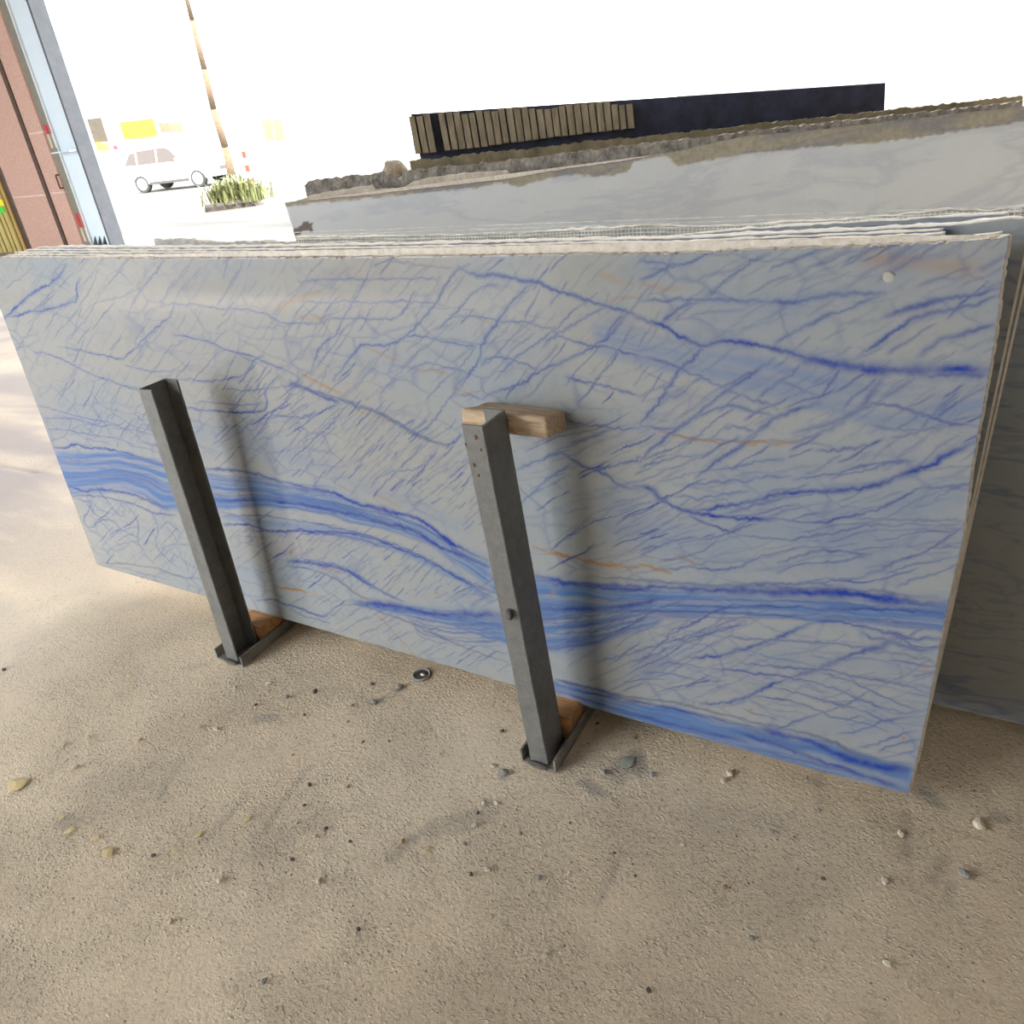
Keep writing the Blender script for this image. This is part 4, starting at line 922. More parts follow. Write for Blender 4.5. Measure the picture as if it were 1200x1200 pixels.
pl_ = post(.978, 1.040, -.196, .102, .988, -.172, 1.037, .935, 1.073, True, 'dark grey steel channel post open to the right, nearer the left end of the slab', 3)
pr_ = post(2.239, 2.297, -.200, .105, 2.182, -.205, 1.050, 2.212, 2.326, False, 'dark grey pitted steel channel post with a wood block behind its top', 4)
def on_post(px, py, y): return at_y(px, py, y)
for (px, py, r) in ((558, 512, .006), (556, 545, .004), (564, 527, .003), (561, 557, .003), (546, 521, .003)):
    p = on_post(px, py, -.2035); o = lump('rust_spot', p, (r, .0025, r * 1.3), MAT_RUST, int(px), 0, 2, .5); part_at(o, pr_)
p = on_post(598, 719, -.204); bm = box((p[0] - .007, p[1] - .012, p[2] - .014), (p[0] + .007, p[1] + .004, p[2] + .014), .003)
o = bm_obj('welded_tab', bm, MAT_WELD); part_at(o, pr_)

# ------------------------------------------------------------------ wood
def mat_wood(name, a, b_, c_):
    m, nt, b = new_mat(name)
    v = coords(nt, scale=(3, 30, 30)); n = noise(nt, 3, 6, .65, v, .8); k = noise(nt, 14, 4, .6, coords(nt))
    c = ramp(nt, n, [(.3, a), (.5, b_), (.7, c_)]); c = mixc(nt, mth(nt, 'MULTIPLY', ramp(nt, k, [(.5, (0, 0, 0)), (.7, (1, 1, 1))]), .5), c, tuple(x * .5 for x in a))
    nt.links.new(c, b.inputs['Base Color']); b.inputs['Roughness'].default_value = .85
    bump(nt, b, n, .8, .006); return m
MAT_WOOD_OLD = mat_wood('weathered_wood', (.34, .23, .14), (.52, .38, .25), (.64, .50, .35))
MAT_WOOD_OR = mat_wood('orange_wood', (.30, .135, .05), (.46, .23, .09), (.56, .33, .16))
def worn_block(name, corners, mat, seed, amp=.004, bevel=.008, **k):
    """eight corners: bottom ring then top ring"""
    bm = bmesh.new(); vs_ = [bm.verts.new(Vector(c)) for c in corners]
    for f in ((3, 2, 1, 0), (4, 5, 6, 7), (0, 1, 5, 4), (1, 2, 6, 5), (2, 3, 7, 6), (3, 0, 4, 7)): bm.faces.new([vs_[i] for i in f])
    bmesh.ops.bevel(bm, geom=list(bm.edges), offset=bevel, segments=3, affect='EDGES', profile=.6)
    bmesh.ops.subdivide_edges(bm, edges=[e for e in bm.edges if e.calc_length() > .02], cuts=6, use_grid_fill=True)
    bm.normal_update()
    for v in bm.verts:
        q = float(fbm(v.co.x * 40 + seed, v.co.y * 40 + v.co.z * 55, seed, 3)) - .45
        v.co += v.normal * q * amp * 2
    return bm_obj(name, bm, mat, smooth=True, **k)
# wedge between post head and slab
yb0, yb1 = -.094, .034
wx0, wx1 = 2.105, 2.345
worn_block('wood_block', [(wx0, yb0, .985), (wx1, yb0, .980), (wx1 - .012, yb1, .955), (wx0 + .006, yb1, .960), (wx0, yb0, 1.040), (wx1, yb0, 1.036), (wx1 - .012, yb1, 1.006), (wx0 + .01, yb1, 1.010)], MAT_WOOD_OLD, 9, .005, .012,
           label='weathered wooden block wedged between the slab and the top of the right post', cat='wood block')
worn_block('wood_block', [(.945, -.078, .0075), (1.063, -.078, .0075), (1.063, .39, .0075), (.945, .39, .0075), (.945, -.078, .089), (1.063, -.078, .089), (1.063, .39, .089), (.945, .39, .089)], MAT_WOOD_OR, 12, .0005, .004,
           label='orange-brown wood bearer in the base channel of the left post', cat='wood block')
worn_block('wood_block', [(2.222, -.075, .0075), (2.316, -.085, .0075), (2.316, .39, .0075), (2.222, .39, .0075), (2.222, -.07, .089), (2.316, -.08, .089), (2.316, .39, .089), (2.222, .39, .089)], MAT_WOOD_OR, 15, .0005, .004,
           label='splintered orange wood bearer in the base channel of the right post', cat='wood block')

# ------------------------------------------------------------------ things lying on the floor
pc = on_floor(494, 791)
ring = empty('floor_anchor', (pc[0], pc[1], 0), label='small round metal anchor set in the concrete under the slab edge', cat='floor anchor')
bm = bmesh.new()
for i in range(24):
    a0, a1 = 2 * math.pi * i / 24, 2 * math.pi * (i + 1) / 24
    b_cyl(bm, (.029 * math.cos(a0), .029 * math.sin(a0), .001), (.029 * math.cos(a1), .029 * math.sin(a1), .001), .0045, n=6)
o = bm_obj('ring', bm, simple('dull_zinc', (.38, .37, .35), .5, .3, 40, .4)); o.parent = ring
bm = bmesh.new(); b_cyl(bm, (0, 0, -.004), (0, 0, .001), .027, n=20); o = bm_obj('cup', bm, simple('dark_socket', (.07, .065, .06), .8, .4, 50)); o.parent = ring
o = lump('bolt_end', (.006, .004, .002), (.012, .010, .006), simple('bolt_steel', (.42, .41, .39), .4, .3, 60, .7), 8, 0, 2, .4); o.parent = ring
MAT_CHIP = {'pale': simple('pale_chip', (.62, .54, .42), .9, .2, 60), 'dark': simple('dark_chip', (.10, .088, .075), .8, .4, 60), 'grey': simple('grey_chip', (.27, .26, .24), .85, .3, 60), 'yellow': simple('dry_yellow_flake', (.66, .52, .28), .8, .25, 60), 'green': simple('greenish_chip', (.30, .31, .25), .8, .25, 40), 'brown': simple('brown_chip', (.33, .20, .10), .85, .3, 60)}
CHIP = {}
for c in MAT_CHIP:
    CHIP[c] = []
    for j in range(3):
        bm = bmesh.new(); bmesh.ops.create_icosphere(bm, subdivisions=1 if c == 'dark' else 2, radius=1.0)
        for v in bm.verts:
            d = 1 + (.8 if c == 'yellow' else .5) * (float(fbm(v.co.x * 1.6 + j * 7, v.co.y * 1.6 + v.co.z, j + 40, 3)) - .45) * 2
            v.co = Vector((v.co.x * d, v.co.y * d * .7, v.co.z * d * (.10 if c in ('yellow', 'green') else .45)))
        me_ = bpy.data.meshes.new('stone_chip'); bm.to_mesh(me_); bm.free(); me_.materials.append(MAT_CHIP[c]); CHIP[c].append(me_)
CHIPS = []
def chip(px, py, size, c, j=0, label=None, cat='stone chip', name='stone_chip', rot=None):
    p = on_floor(px, py); s = size / FPX * np.linalg.norm(p - CAM) * .5
    o = bpy.data.objects.new(name, CHIP[c][j % 3]); o.location = (p[0], p[1], s * (.08 if c in ('yellow', 'green') else .25)); o.scale = (s, s, s)
    o.rotation_euler = (0, 0, random.uniform(0, 6.28) if rot is None else rot)
    finish(o, label=label, cat=cat, group=c + ' chips scattered on the floor')
    zone = 'left of left post' if px < 262 else ('between the two posts' if px < 615 else 'right of right post')
    CHIPS.append((c, ('near the slab' if py < 900 else 'in the foreground', zone), px, o))
def label_chips():
    look = {'pale': 'small pale stone chip', 'dark': 'small black stone chip', 'grey': 'small grey stone chip', 'yellow': 'small yellowish flake', 'brown': 'small brown stone chip', 'green': 'greenish chip'}
    order = ['', 'second ', 'third ', 'fourth ', 'fifth ', 'sixth ', 'seventh ', 'eighth ', 'ninth ', 'tenth ', 'eleventh ', 'twelfth ', 'thirteenth ']
    for key in {(c[0], c[1]) for c in CHIPS}:
        grp = sorted([c for c in CHIPS if (c[0], c[1]) == key], key=lambda c: c[2])
        for i, (c, zone, px, o) in enumerate(grp):
            if 'label' in o: continue
            place = 'lone' if len(grp) == 1 else ('leftmost' if i == 0 else order[i] + 'from left')
            o['label'] = '%s %s, %s, %s' % (look[c], zone[0], place, zone[1])
chip(20, 920, 20, 'yellow', 0, 'largest dry yellow flake, near the left edge of the floor', 'dry flake', 'dry_flake', .3)
chip(127, 999, 14, 'yellow', 1, 'ochre curled flake low on the floor toward the left', 'dry flake', 'dry_flake', .2)
chip(114, 982, 10, 'yellow', 2, 'cream flake just above the ochre curled flake on the floor', 'dry flake', 'dry_flake')
chip(590, 906, 13, 'grey', 0, 'flat grey stone chip on the floor left of the right post foot', rot=.2)
chip(577, 898, 8, 'pale', 1)
chip(735, 893, 20, 'green', 1, 'greenish flat stone chip on the floor right of the right post', rot=1.6)
chip(855, 906, 11, 'pale', 2)
chip(1147, 967, 14, 'pale', 0, 'largest pale pebble on the floor at the right edge')
chip(369, 811, 8, 'dark', 0)
for a in ((259, 1031, 9, 'pale'), (90, 899, 7, 'pale'), (235, 852, 7, 'pale'), (151, 792, 7, 'yellow'), (315, 801, 7, 'pale'), (276, 806, 6, 'pale'), (103, 864, 6, 'pale'), (75, 872, 7, 'pale'), (165, 868, 7, 'yellow'), (82, 973, 9, 'yellow'), (233, 978, 9, 'yellow'), (205, 996, 8, 'yellow'), (288, 960, 9, 'yellow'), (71, 958, 7, 'yellow'), (254, 855, 8, 'pale'),
          (374, 1033, 8, 'pale'), (500, 995, 8, 'yellow'), (556, 967, 8, 'pale'), (571, 1019, 9, 'pale'), (567, 941, 8, 'pale'), (582, 941, 7, 'pale'), (667, 1024, 7, 'pale'), (634, 993, 6, 'pale'), (347, 965, 6, 'pale'), (342, 885, 5, 'pale'), (515, 884, 6, 'pale'), (390, 863, 5, 'pale'), (369, 980, 6, 'pale'), 
          (5, 785, 6, 'dark'), (363, 920, 7, 'dark'), (382, 971, 6, 'dark'), (343, 1008, 7, 'dark'), (411, 987, 6, 'dark'), (552, 1025, 7, 'dark'), (436, 802, 6, 'dark'), (425, 870, 5, 'dark'), (456, 869, 4, 'dark'), (589, 857, 6, 'dark'), (560, 953, 5, 'dark'), (357, 838, 5, 'dark'), (300, 826, 5, 'dark'), (180, 1003, 6, 'dark'), (357, 944, 5, 'dark'), (668, 965, 4, 'dark'), (720, 1000, 5, 'dark'), (745, 1027, 5, 'dark'), (700, 848, 5, 'dark'), (745, 865, 5, 'dark'),
          (336, 817, 8, 'grey'), (438, 823, 9, 'grey'), (468, 806, 10, 'grey'), (632, 1029, 7, 'grey'), (708, 906, 9, 'grey'), (765, 908, 8, 'grey'), (545, 989, 6, 'grey'), (1056, 978, 9, 'pale'), (1130, 1025, 12, 'grey'), (848, 915, 9, 'pale'), (1037, 1034, 10, 'pale'), (965, 1030, 6, 'dark'), (905, 975, 6, 'grey'), (800, 990, 6, 'pale'), (960, 950, 5, 'grey'),
          (408, 922, 5, 'brown'), (472, 986, 6, 'brown'), (413, 827, 5, 'brown'), (408, 846, 4, 'brown'), (610, 977, 5, 'brown'), (165, 867, 5, 'brown'), (850, 1040, 6, 'brown'),
          (200, 1080, 7, 'pale'), (420, 1090, 7, 'dark'), (640, 1120, 8, 'pale'), (880, 1100, 8, 'grey'), (1040, 1130, 9, 'pale'), (310, 1150, 8, 'grey'), (760, 1160, 8, 'dark')):
    chip(*a, random.randrange(3))
label_chips()

# ------------------------------------------------------------------ gate pillar and panels at the left edge of the hall
MAT_BLUE = simple('pale_blue_paint', (.58, .67, .74), .55, .015, 3)
MAT_FLANGE = simple('grey_steel_and_shade', (.075, .08, .09), .6, .15, 6)  # dark tone puts shade into the side flange; foot parts share it
MAT_PINK = simple('pink_granite_panel', (.50, .315, .255), .5, .22, 40)
MAT_SEAM = simple('pale_joint', (.62, .50, .44), .7, .1, 10)
MAT_DARK = simple('dark_brown_frame', (.075, .045, .03), .7, .2, 10)
MAT_OLIVE = simple('olive_grey_paint', (.19, .185, .15), .6, .12, 8)
MAT_RED = simple('red_tape', (.50, .03, .04), .5, .1, 10)
MAT_CREAM = simple('cream_tape', (.48, .43, .33), .5, .1, 10)
MAT_GOLD = simple('gold_corrugated_panel', (.42, .33, .10), .4, .15, 6)
MAT_GOLD2 = simple('brown_gold_strip', (.36, .22, .06), .45, .15, 6)
MAT_LIME = simple('fluorescent_yellow', (.75, .72, .02), .6, .05, 6)
MAT_GREEN = simple('fluorescent_green', (.05, .60, .05), .6, .05, 6)
YC = 7.83
def xz(px, py, y=YC):
    p = at_y(px, py, y); return p[0], p[2]
def x_at(px, py, y): return at_y(px, py, y)[0]
ZT = 4.6
xa, xb = x_at(112, 292, YC), x_at(134, 292, YC)
pil = empty('gate_pillar', ((xa + xb) / 2, YC, 0), label='tall pale blue steel pillar with a shade-darkened side flange at the hall edge', cat='pillar')
def pp(name, bm, mat, root, **k): o = bm_obj(name, bm, mat, **k); part_at(o, root); return o
pp('web_plate', box((xa, YC, 0), (xb, YC + .03, ZT), .004), MAT_BLUE, pil)
xf = x_at(145, 292, YC - .32) 
pp('side_flange', box((xb - .03, YC - .05, 0), (xb + .02, YC + .24, ZT), .006), MAT_FLANGE, pil)
pp('edge_flange', box((xa - .03, YC - .04, 0), (xa, YC + .30, ZT), .004), simple('white_edge_paint', (.66, .68, .70), .5, .05, 6), pil)
zs = xz(85, 176.5)[1]
pp('stiffener_plate', box((xa, YC - .20, zs - .012), (xb - .03, YC, zs + .012), .003), MAT_BLUE, pil)
pp('foot_plate', box((xa - .03, YC - .2, 0), (xb + .1, YC + .35, .03), .004), MAT_FLANGE, pil)
for q in (.2, .45, .7):
    x = xa + (xb - xa) * q; bm = bmesh.new(); prism(bm, [(0, 0), (.12, 0), (0, .22)], (x - .012, YC, .03), (x + .012, YC, .03), (0, -1, 0), (0, 0, 1)); pp('gusset', bm, MAT_FLANGE, pil)
# olive post with reflective tape
xo0, xo1 = x_at(100, 292, YC) + .01, xa - .04
olv = empty('taped_post', ((xo0 + xo1) / 2, YC + .06, 0), label='olive grey post with paired red and cream tape beside the blue pillar', cat='post')
pp('post_body', box((xo0, YC + .02, 0), (xo1, YC + .16, ZT), .006), MAT_OLIVE, olv)
wq = (xo1 - xo0)
for (pa, pb, m, nm) in ((250, 266, MAT_RED, 'red_tape'), (267, 283, MAT_CREAM, 'cream_tape'), (146, 157, MAT_RED, 'red_tape'), (157, 174, MAT_CREAM, 'cream_tape')):
    for q in (.12, .62):
        cx_ = 62 + (pa - 150) * .348 - 6
        z0, z1 = xz(cx_, pb, YC + .02)[1], xz(cx_, pa, YC + .02)[1]
        x = xo0 + wq * q
        pp(nm, box((x, YC + .008, z0), (x + wq * .30, YC + .02, z1), .002), m, olv)
# pink panels
def panel(px0, px1, lab, seams, handle=None):
    x0, x1 = x_at(px0, 292, YC), x_at(px1, 292, YC)
    r = empty('gate_panel', ((x0 + x1) / 2, YC, 0), label=lab, cat='panel', group='pink panels by the blue pillar')
    zz = [0.04] + [xz(*s)[1] for s in seams] + [ZT - .3]
    for a, b in zip(zz[:-1], zz[1:]): pp('panel_sheet', box((x0, YC, a + .012), (x1, YC + .06, b - .012), .004), MAT_PINK, r)
    for s in zz[1:-1]: pp('joint_strip', box((x0, YC + .006, s - .012), (x1, YC + .055, s + .012)), MAT_SEAM, r)
    pp('bottom_rail', box((x0, YC - .005, 0), (x1, YC + .065, .04), .003), MAT_DARK, r)
    if handle:
        hx, hz = xz(*handle, YC - .04); bm = bmesh.new()
        b_cyl(bm, (hx, YC - .06, hz - .11), (hx, YC - .06, hz + .11), .014, n=8)
        for q in (-.11, .11): b_cyl(bm, (hx, YC - .06, hz + q), (hx, YC + .005, hz + q), .014, n=8)
        pp('handle', bm, MAT_DARK, r)
    return r
panel(38, 77.5, 'wide pink granite-look panel at the left edge of the view', [(34, 230)])
panel(82, 99.3, 'narrow pink panel with a dark pull handle beside the taped post', [(66, 226), (41, 156)], (69, 213))
xd0, xd1 = x_at(77.8, 292, YC), x_at(81.7, 292, YC)
tag_ = bm_obj('frame_strip', box((xd0, YC - .02, 0), (xd1, YC + .08, ZT - .2), .004), MAT_DARK, label='dark brown upright strip between the two pink panels', cat='upright strip')
# gold cladding to their left
xg1 = x_at(37.5, 296, YC)
gold = empty('gold_cladding', (xg1 - 1.0, YC, 0), label='gold corrugated cladding with fluorescent stickers at the far left edge', cat='cladding')
xx = xg1
for i in range(18):
    wd = (.14, .06, .09, .07)[i % 4]
    m = (MAT_DARK, MAT_GOLD2, MAT_GOLD, MAT_GOLD2)[i] if i < 4 else (MAT_GOLD if i % 2 else simple('gold_light', (.50, .42, .17), .4, .1, 6))
    pp('cladding_rib', box((xx - wd, YC + (.0 if i % 2 else .02), 0), (xx - .004, YC + .08, ZT), .006), m, gold); xx -= wd
for (px, py, m) in ((2, 237.5, MAT_LIME), (3, 246, MAT_GREEN)):
    x, z = xz(px, py, YC - .006); pp('sticker', box((x - .25, YC - .008, z - .055), (x + .06, YC - .001, z + .055), .001), m, gold)

# ------------------------------------------------------------------ the sunny yard
MAT_CARPAINT = simple('white_car_paint', (.82, .82, .82), .25, .02, 4)
MAT_GLASS = simple('tinted_car_glass', (.035, .02, .012), .10, .1, 4)
MAT_WSCREEN = simple('windscreen_glass', (.05, .10, .16), .05, .1, 4)  # blue base colour stands in for a reflection in the glass
MAT_TYRE = simple('tyre_rubber', (.035, .035, .035), .8, .2, 20)
MAT_RIM = simple('alloy_rim', (.55, .55, .55), .35, .1, 20, .6)
MAT_TRIM = simple('black_plastic_trim', (.05, .045, .04), .6, .1, 20)
def car(loc, yaw, lab):
    r = empty('car', (0, 0, 0), label=lab, cat='car')
    # side profile (x forward, z up) with half width
    low = [(-2.28, .55), (-2.32, .80), (-2.26, 1.02), (-1.2, 1.06), (.55, 1.06), (1.1, 1.05), (1.75, .98), (2.2, .84), (2.30, .66), (2.28, .42), (1.85, .34), (1.78, .55), (1.62, .72), (1.42, .76), (1.22, .72), (1.06, .55), (1.0, .33), (-.95, .33), (-1.0, .55), (-1.16, .72), (-1.36, .76), (-1.56, .72), (-1.72, .55), (-1.80, .38), (-2.2, .42)]
    def hw(x, z): return .92 - .10 * max(0, (x - 1.2) / 1.1) ** 2 - .07 * max(0, (-x - 1.6) / .7) ** 2
    bm = bmesh.new(); a = [bm.verts.new((x, hw(x, z), z)) for x, z in low]; b = [bm.verts.new((x, -hw(x, z), z)) for x, z in low]; n = len(low)
    for i in range(n): bm.faces.new((a[i], b[i], b[(i + 1) % n], a[(i + 1) % n]))
    fa = [bm.faces.new(a), bm.faces.new(b[::-1])]
    bmesh.ops.triangulate(bm, faces=fa); bmesh.ops.recalc_face_normals(bm, faces=bm.faces)
    body = bm_obj('body', bm, MAT_CARPAINT, r)
    cab = [(-2.24, 1.02, .86), (-2.05, 1.42, .76), (-1.75, 1.70, .68), (-.9, 1.80, .66), (-.1, 1.79, .66), (.35, 1.68, .68), (1.12, 1.06, .84)]
    bm = bmesh.new(); a = [bm.verts.new((x, w, z)) for x, z, w in cab]; b = [bm.verts.new((x, -w, z)) for x, z, w in cab]; n = len(cab)
    for i in range(n): bm.faces.new((a[i], b[i], b[(i + 1) % n], a[(i + 1) % n]))
    bm.faces.new(a); bm.faces.new(b[::-1]); bmesh.ops.recalc_face_normals(bm, faces=bm.faces)
    bm_obj('cabin', bm, MAT_CARPAINT, r)
    def yside(z): return .86 - (z - 1.04) * .26 + .012
    def win(name, pts, sgn, parent=r):
        bm = bmesh.new(); vs_ = [bm.verts.new((x, sgn * yside(z), z)) for x, z in pts]; v2 = [bm.verts.new((x, sgn * (yside(z) - .05), z)) for x, z in pts]; n = len(pts)
        bm.faces.new(vs_); bm.faces.new(v2[::-1])
        for i in range(n): bm.faces.new((vs_[i], v2[i], v2[(i + 1) % n], vs_[(i + 1) % n]))
        bmesh.ops.recalc_face_normals(bm, faces=bm.faces); bm_obj(name, bm, MAT_GLASS, parent)
    for sgn in (-1, 1):
        win('side_window', [(-2.0, 1.14), (-1.42, 1.12), (-1.42, 1.62), (-1.72, 1.58)], sgn)
        win('side_window', [(-1.34, 1.12), (-.42, 1.11), (-.42, 1.68), (-1.34, 1.65)], sgn)
        win('side_window', [(-.34, 1.11), (.72, 1.11), (.30, 1.58), (.06, 1.68), (-.34, 1.68)], sgn)
        bm_obj('mirror', box((.62, sgn * .95 - .09, 1.08), (.80, sgn * .95 + .09, 1.24), .03), MAT_CARPAINT, r)
        bm_obj('headlight', box((2.02, sgn * .68 - .17, .70), (2.29, sgn * .68 + .17, .84), .03), simple('lamp_glass', (.5, .5, .5), .1, .05, 4), r)
        bm_obj('tail_light', box((-2.335, sgn * .70 - .13, .84), (-2.24, sgn * .70 + .13, 1.0), .02), MAT_RED, r)
        bm_obj('sill_trim', box((-.98, sgn * .90 - .035, .30), (.98, sgn * .90 + .035, .42), .01), MAT_TRIM, r)
        for x in (-1.36, 1.42):
            w = bmesh.new(); b_cyl(w, (x, sgn * .70, .36), (x, sgn * .925, .36), .36, n=28); bmesh.ops.bevel(w, geom=[e for e in w.edges if len(e.link_faces) == 2 and e.calc_face_angle() > 1], offset=.03, segments=2, affect='EDGES')
            wo = bm_obj('wheel', w, MAT_TYRE, r)
            h = bmesh.new(); b_cyl(h, (x, sgn * .86, .36), (x, sgn * .932, .36), .24, .21 if sgn > 0 else .24, n=20); bm_obj('rim', h, MAT_RIM, wo)
    bm = bmesh.new(); w0, w1 = .80, .66; q = [(1.06, w0, 1.10), (1.06, -w0, 1.10), (.42, -w1, 1.64), (.42, w1, 1.64)]
    nrm = Vector((.64, 0, .77)).normalized() * .03
    vs_ = [bm.verts.new(Vector(p) + nrm) for p in q]; v2 = [bm.verts.new(Vector(p) - nrm) for p in q]
    bm.faces.new(vs_); bm.faces.new(v2[::-1])
    for i in range(4): bm.faces.new((vs_[i], v2[i], v2[(i + 1) % 4], vs_[(i + 1) % 4]))
    bmesh.ops.recalc_face_normals(bm, faces=bm.faces); bm_obj('windscreen', bm, MAT_WSCREEN, r)
    bm_obj('grille', box((2.2, -.45, .58), (2.315, .45, .74), .02), MAT_TRIM, r)
    bm_obj('bumper', box((2.12, -.82, .36), (2.33, .82, .54), .04), MAT_CARPAINT, r)
    bm_obj('rear_window', box((-2.17, -.62, 1.15), (-2.02, .62, 1.50), .02), MAT_GLASS, r)
    r.location = loc; r.rotation_euler = (0, 0, yaw); return r
wa, wb = on_floor(167, 227, -.03), on_floor(232, 220, -.03)
cd = wb - wa; cyaw = math.atan2(cd[1], cd[0])
ks = 1.0
cm_ = (wa + wb) / 2 + np.array([-math.sin(cyaw), math.cos(cyaw), 0]) * .9
c_o = car((cm_[0], cm_[1], -.03), cyaw, 'white sport utility car parked in the sunlit yard')
ks = np.linalg.norm(cd) / 2.78; c_o.scale = (ks, ks, ks)
# planting island with kerb, tuft, tree and bollard
MAT_KERB = simple('kerb_concrete', (.11, .10, .09), .9, .15, 6)
MAT_LEAF = simple('pale_green_blades', (.15, .165, .065), .6, .3, 8)
MAT_BARK = simple('tan_bark', (.105, .07, .042), .9, .25, 12, bmp=.5, bscale=30)
MAT_SOIL = simple('dry_soil', (.11, .09, .065), .95, .2, 6)
ka, kb, kc = on_floor(241, 249, -.03), on_floor(300, 241, -.03), on_floor(352, 226, -.03)
bs_ = on_floor(280, 241, 0)
kd = np.array([kb[0] - ka[0], kb[1] - ka[1], 0]); kd /= np.linalg.norm(kd); kn = np.array([-kd[1], kd[0], 0])
TZ = .10
isl = empty('planting_island', tuple(ka), label='concrete kerbed planting island in the yard', cat='kerb')
L1 = np.linalg.norm((kb - ka)[:2])
def obox(o, d, nv, L, W, z0, z1):
    V = [o + d * a + nv * b + np.array([0, 0, c]) for c in (z0, z1) for a, b in ((0, 0), (L, 0), (L, W), (0, W))]
    return V, [(3, 2, 1, 0), (4, 5, 6, 7), (0, 1, 5, 4), (1, 2, 6, 5), (2, 3, 7, 6), (3, 0, 4, 7)]
nseg = 5
for i in range(nseg):
    V, Fq = obox(ka + kd * (L1 * i / nseg + .01), kd, kn, L1 / nseg - .02, .16, 0, .17); o = mesh_obj('kerb_stone', V, Fq, MAT_KERB); part_at(o, isl)
    V, Fq = obox(ka + kn * 3.2 + kd * (L1 * i / nseg + .01), kd, kn, L1 / nseg - .02, .16, 0, .17); o = mesh_obj('kerb_stone', V, Fq, MAT_KERB); part_at(o, isl)
V, Fq = obox(ka, kd, kn, L1, 3.3, 0, .10); o = mesh_obj('soil_bed', V, Fq, MAT_SOIL); part_at(o, isl)
tc = on_floor(279, 238, .06)
tuft = empty('grass_tuft', (tc[0], tc[1], .075), label='pale green tuft of blade leaves on the planting island', cat='plant')
Vb, Fb = [], []
wv = np.linalg.norm(on_floor(308, 236)[:2] - on_floor(250, 242)[:2]) / 2
cdir = np.array([right[0], right[1]]) / np.linalg.norm(right[:2])
for i in range(420):
    t = random.uniform(-.85, .85); base = np.array([cdir[0] * t * wv + random.uniform(-.3, .3), cdir[1] * t * wv + random.uniform(-.3, .3), 0])
    a = random.uniform(0, 6.28); L = random.uniform(.45, .85) * (1 - .35 * abs(t)); sp = random.uniform(.15, .65); d = np.array([math.cos(a), math.sin(a), 0]); s = np.array([-d[1], d[0], 0]) * .018
    m1 = base + d * L * sp * .45 + np.array([0, 0, L * .7]); e = base + d * L * sp * 1.1 + np.array([0, 0, L * (1 - sp * .5)])
    k = len(Vb); Vb += [base - s, base + s, m1 + s, m1 - s, e]; Fb += [(k, k + 1, k + 2, k + 3), (k + 3, k + 2, k + 4)]
o = mesh_obj('leaf_blades', Vb, Fb, MAT_LEAF, tuft, kind='stuff')
# slim tree
tb = on_floor(274, 216, -.03)
tree = empty('tree', tuple(tb), label='slim bare-trunked tree standing by the white car', cat='tree')
bm = bmesh.new()
tk = [(0, 0, 0, .16), (.03, .02, 1.2, .13), (-.04, .0, 2.4, .115), (.05, -.03, 3.6, .10), (.0, .04, 5.0, .085), (.06, .0, 6.6, .06)]
for q0, q1 in zip(tk[:-1], tk[1:]): b_cyl(bm, q0[:3], q1[:3], q0[3], q1[3], n=10)
bm_obj('trunk', bm, MAT_BARK, tree, smooth=True)
for q in range(6):
    a = q * 1.05; bm = bmesh.new(); b_cyl(bm, (0, 0, 5.6 + .15 * q), (1.3 * math.cos(a), 1.3 * math.sin(a), 7.6 + .2 * q), .05, .015, n=7); bm_obj('branch', bm, MAT_BARK, tree)
Vb, Fb = [], []
for i in range(1600):
    a, el, rr = random.uniform(0, 6.28), random.uniform(-.8, 1.5), random.uniform(.5, 1.9)
    c = np.array([rr * math.cos(a) * math.cos(el), rr * math.sin(a) * math.cos(el), 8.6 + rr * .8 * math.sin(el)])
    d = rng.normal(0, 1, 3); d /= np.linalg.norm(d); s = np.cross(d, [0, 0, 1.0]); s /= np.linalg.norm(s) + 1e-6
    k = len(Vb); Vb += [c - d * .14, c + s * .06, c + d * .14, c - s * .06]; Fb.append((k, k + 1, k + 2, k + 3))
mesh_obj('foliage', Vb, Fb, simple('tree_leaves', (.12, .22, .05), .6, .3, 6), tree, kind='stuff')
# red and white bollard
pb = on_floor(295, 217, -.03)
bol = empty('bollard', tuple(pb), label='thin red and white striped bollard beside the tree', cat='bollard')
hb_ = 1.05
for i in range(5):
    bm = bmesh.new(); b_cyl(bm, (0, 0, hb_ * i / 5), (0, 0, hb_ * (i + 1) / 5), .075, n=14)
    bm_obj('red_band' if i % 2 == 0 else 'white_band', bm, simple('bollard_red', (.25, .03, .012), .5, .1, 8) if i % 2 == 0 else simple('bollard_white', (.8, .8, .8), .5, .03, 8), bol)
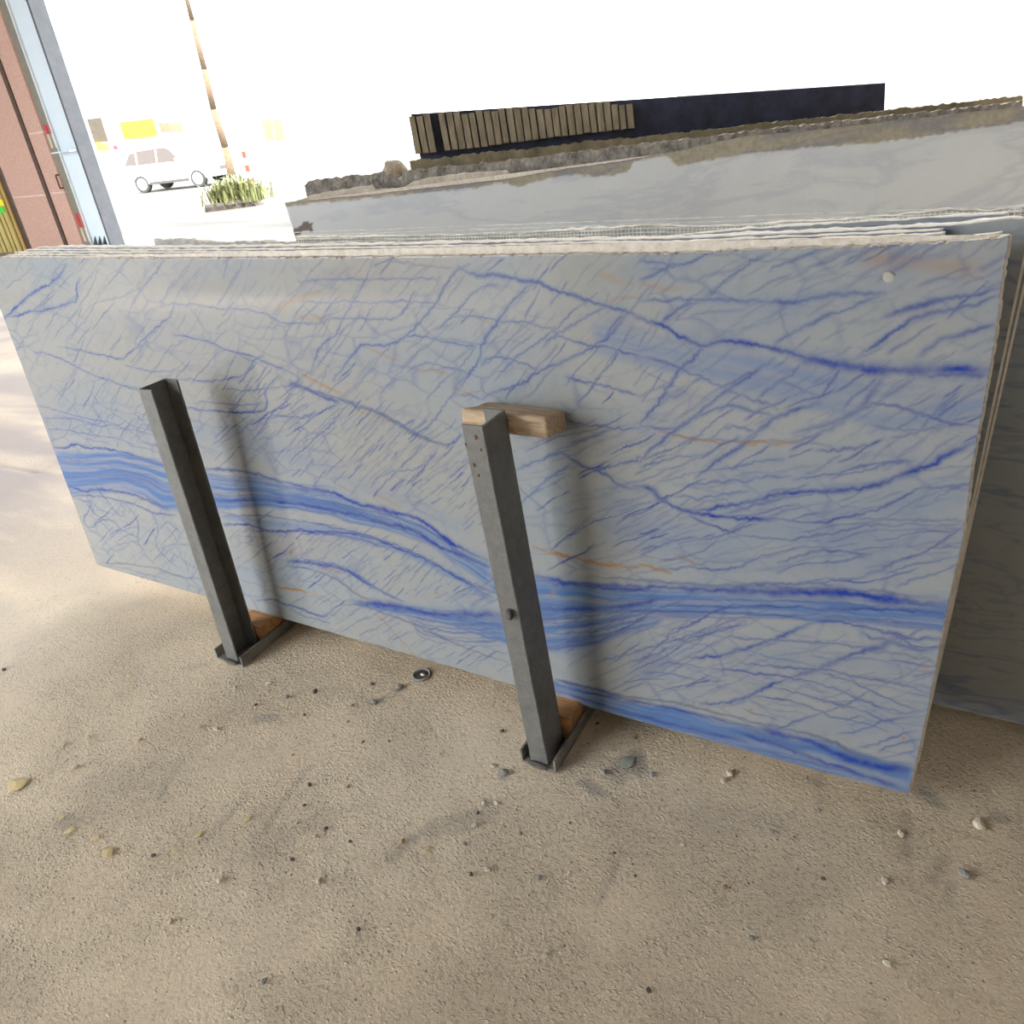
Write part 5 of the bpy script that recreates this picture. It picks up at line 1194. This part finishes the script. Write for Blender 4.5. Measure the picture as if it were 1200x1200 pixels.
# shop row across the yard
MAT_CREAMW = simple('cream_render', (.80, .76, .68), .9, .05, 3)
MAT_AWN = simple('yellow_awning', (.55, .28, .003), .6, .06, 4)
MAT_OR = simple('orange_goods', (.80, .30, .03), .6, .2, 4)
MAT_DOORW = simple('dim_shop_doorway', (.045, .036, .024), .8, .2, 4)  # dimness of the interior is put into this flat dark colour
MAT_SHUT = simple('tan_shutter', (.13, .09, .055), .7, .1, 4)
bc = np.array([-34.0, 29.5, 0.0]); vd = bc - CAM; vd[2] = 0; vd /= np.linalg.norm(vd)
byaw = math.atan2(vd[1], vd[0]) - math.pi / 2
FB = Frame((bc[0], bc[1], -.03), byaw, 0.0)
shop = empty('shop_row', tuple(FB.o), label='long cream shop building across the sunlit yard', cat='building')
def fpart(name, px0, py0, px1, py1, mat, w0=-.06, w1=.05, root=shop, full=False):
    a = FB.hit((px0 + px1) / 2, py1); b = FB.hit((px0 + px1) / 2, py0); u0 = FB.hit(px0, (py0 + py1) / 2)[0]; u1_ = FB.hit(px1, (py0 + py1) / 2)[0]
    V = [FB.p(u, v, w) for w in (w0, w1) for u, v in ((u0, a[1]), (u1_, a[1]), (u1_, b[1]), (u0, b[1]))]
    o = mesh_obj(name, V, [(0, 1, 2, 3), (7, 6, 5, 4), (0, 4, 5, 1), (1, 5, 6, 2), (2, 6, 7, 3), (3, 7, 4, 0)], mat); part_at(o, root); return o
V = [FB.p(u, v, w) for w in (0, 8) for u, v in ((-16, 0), (30, 0), (30, 7), (-16, 7))]
o = mesh_obj('wall', V, [(0, 1, 2, 3), (7, 6, 5, 4), (0, 4, 5, 1), (1, 5, 6, 2), (2, 6, 7, 3), (3, 7, 4, 0)], MAT_CREAMW); part_at(o, shop)
fpart('doorway', 106, 138, 123, 167, MAT_DOORW)
fpart('awning', 143, 141, 183, 161, MAT_AWN, -.9, 0)
for q in range(5): fpart('shutter', 187 + q * 5.6, 143, 192 + q * 5.6, 155, MAT_SHUT)
fpart('window', 309, 140, 320, 165, MAT_SHUT); fpart('window', 321, 140, 332, 165, MAT_SHUT)
for (a, b, c, d, m) in ((113, 167, 119, 176, MAT_LIME), (119, 168, 128, 176, MAT_OR), (133, 170, 138, 175, MAT_RED)): fpart('display_board', a, b, c, d, m, -.25, 0)
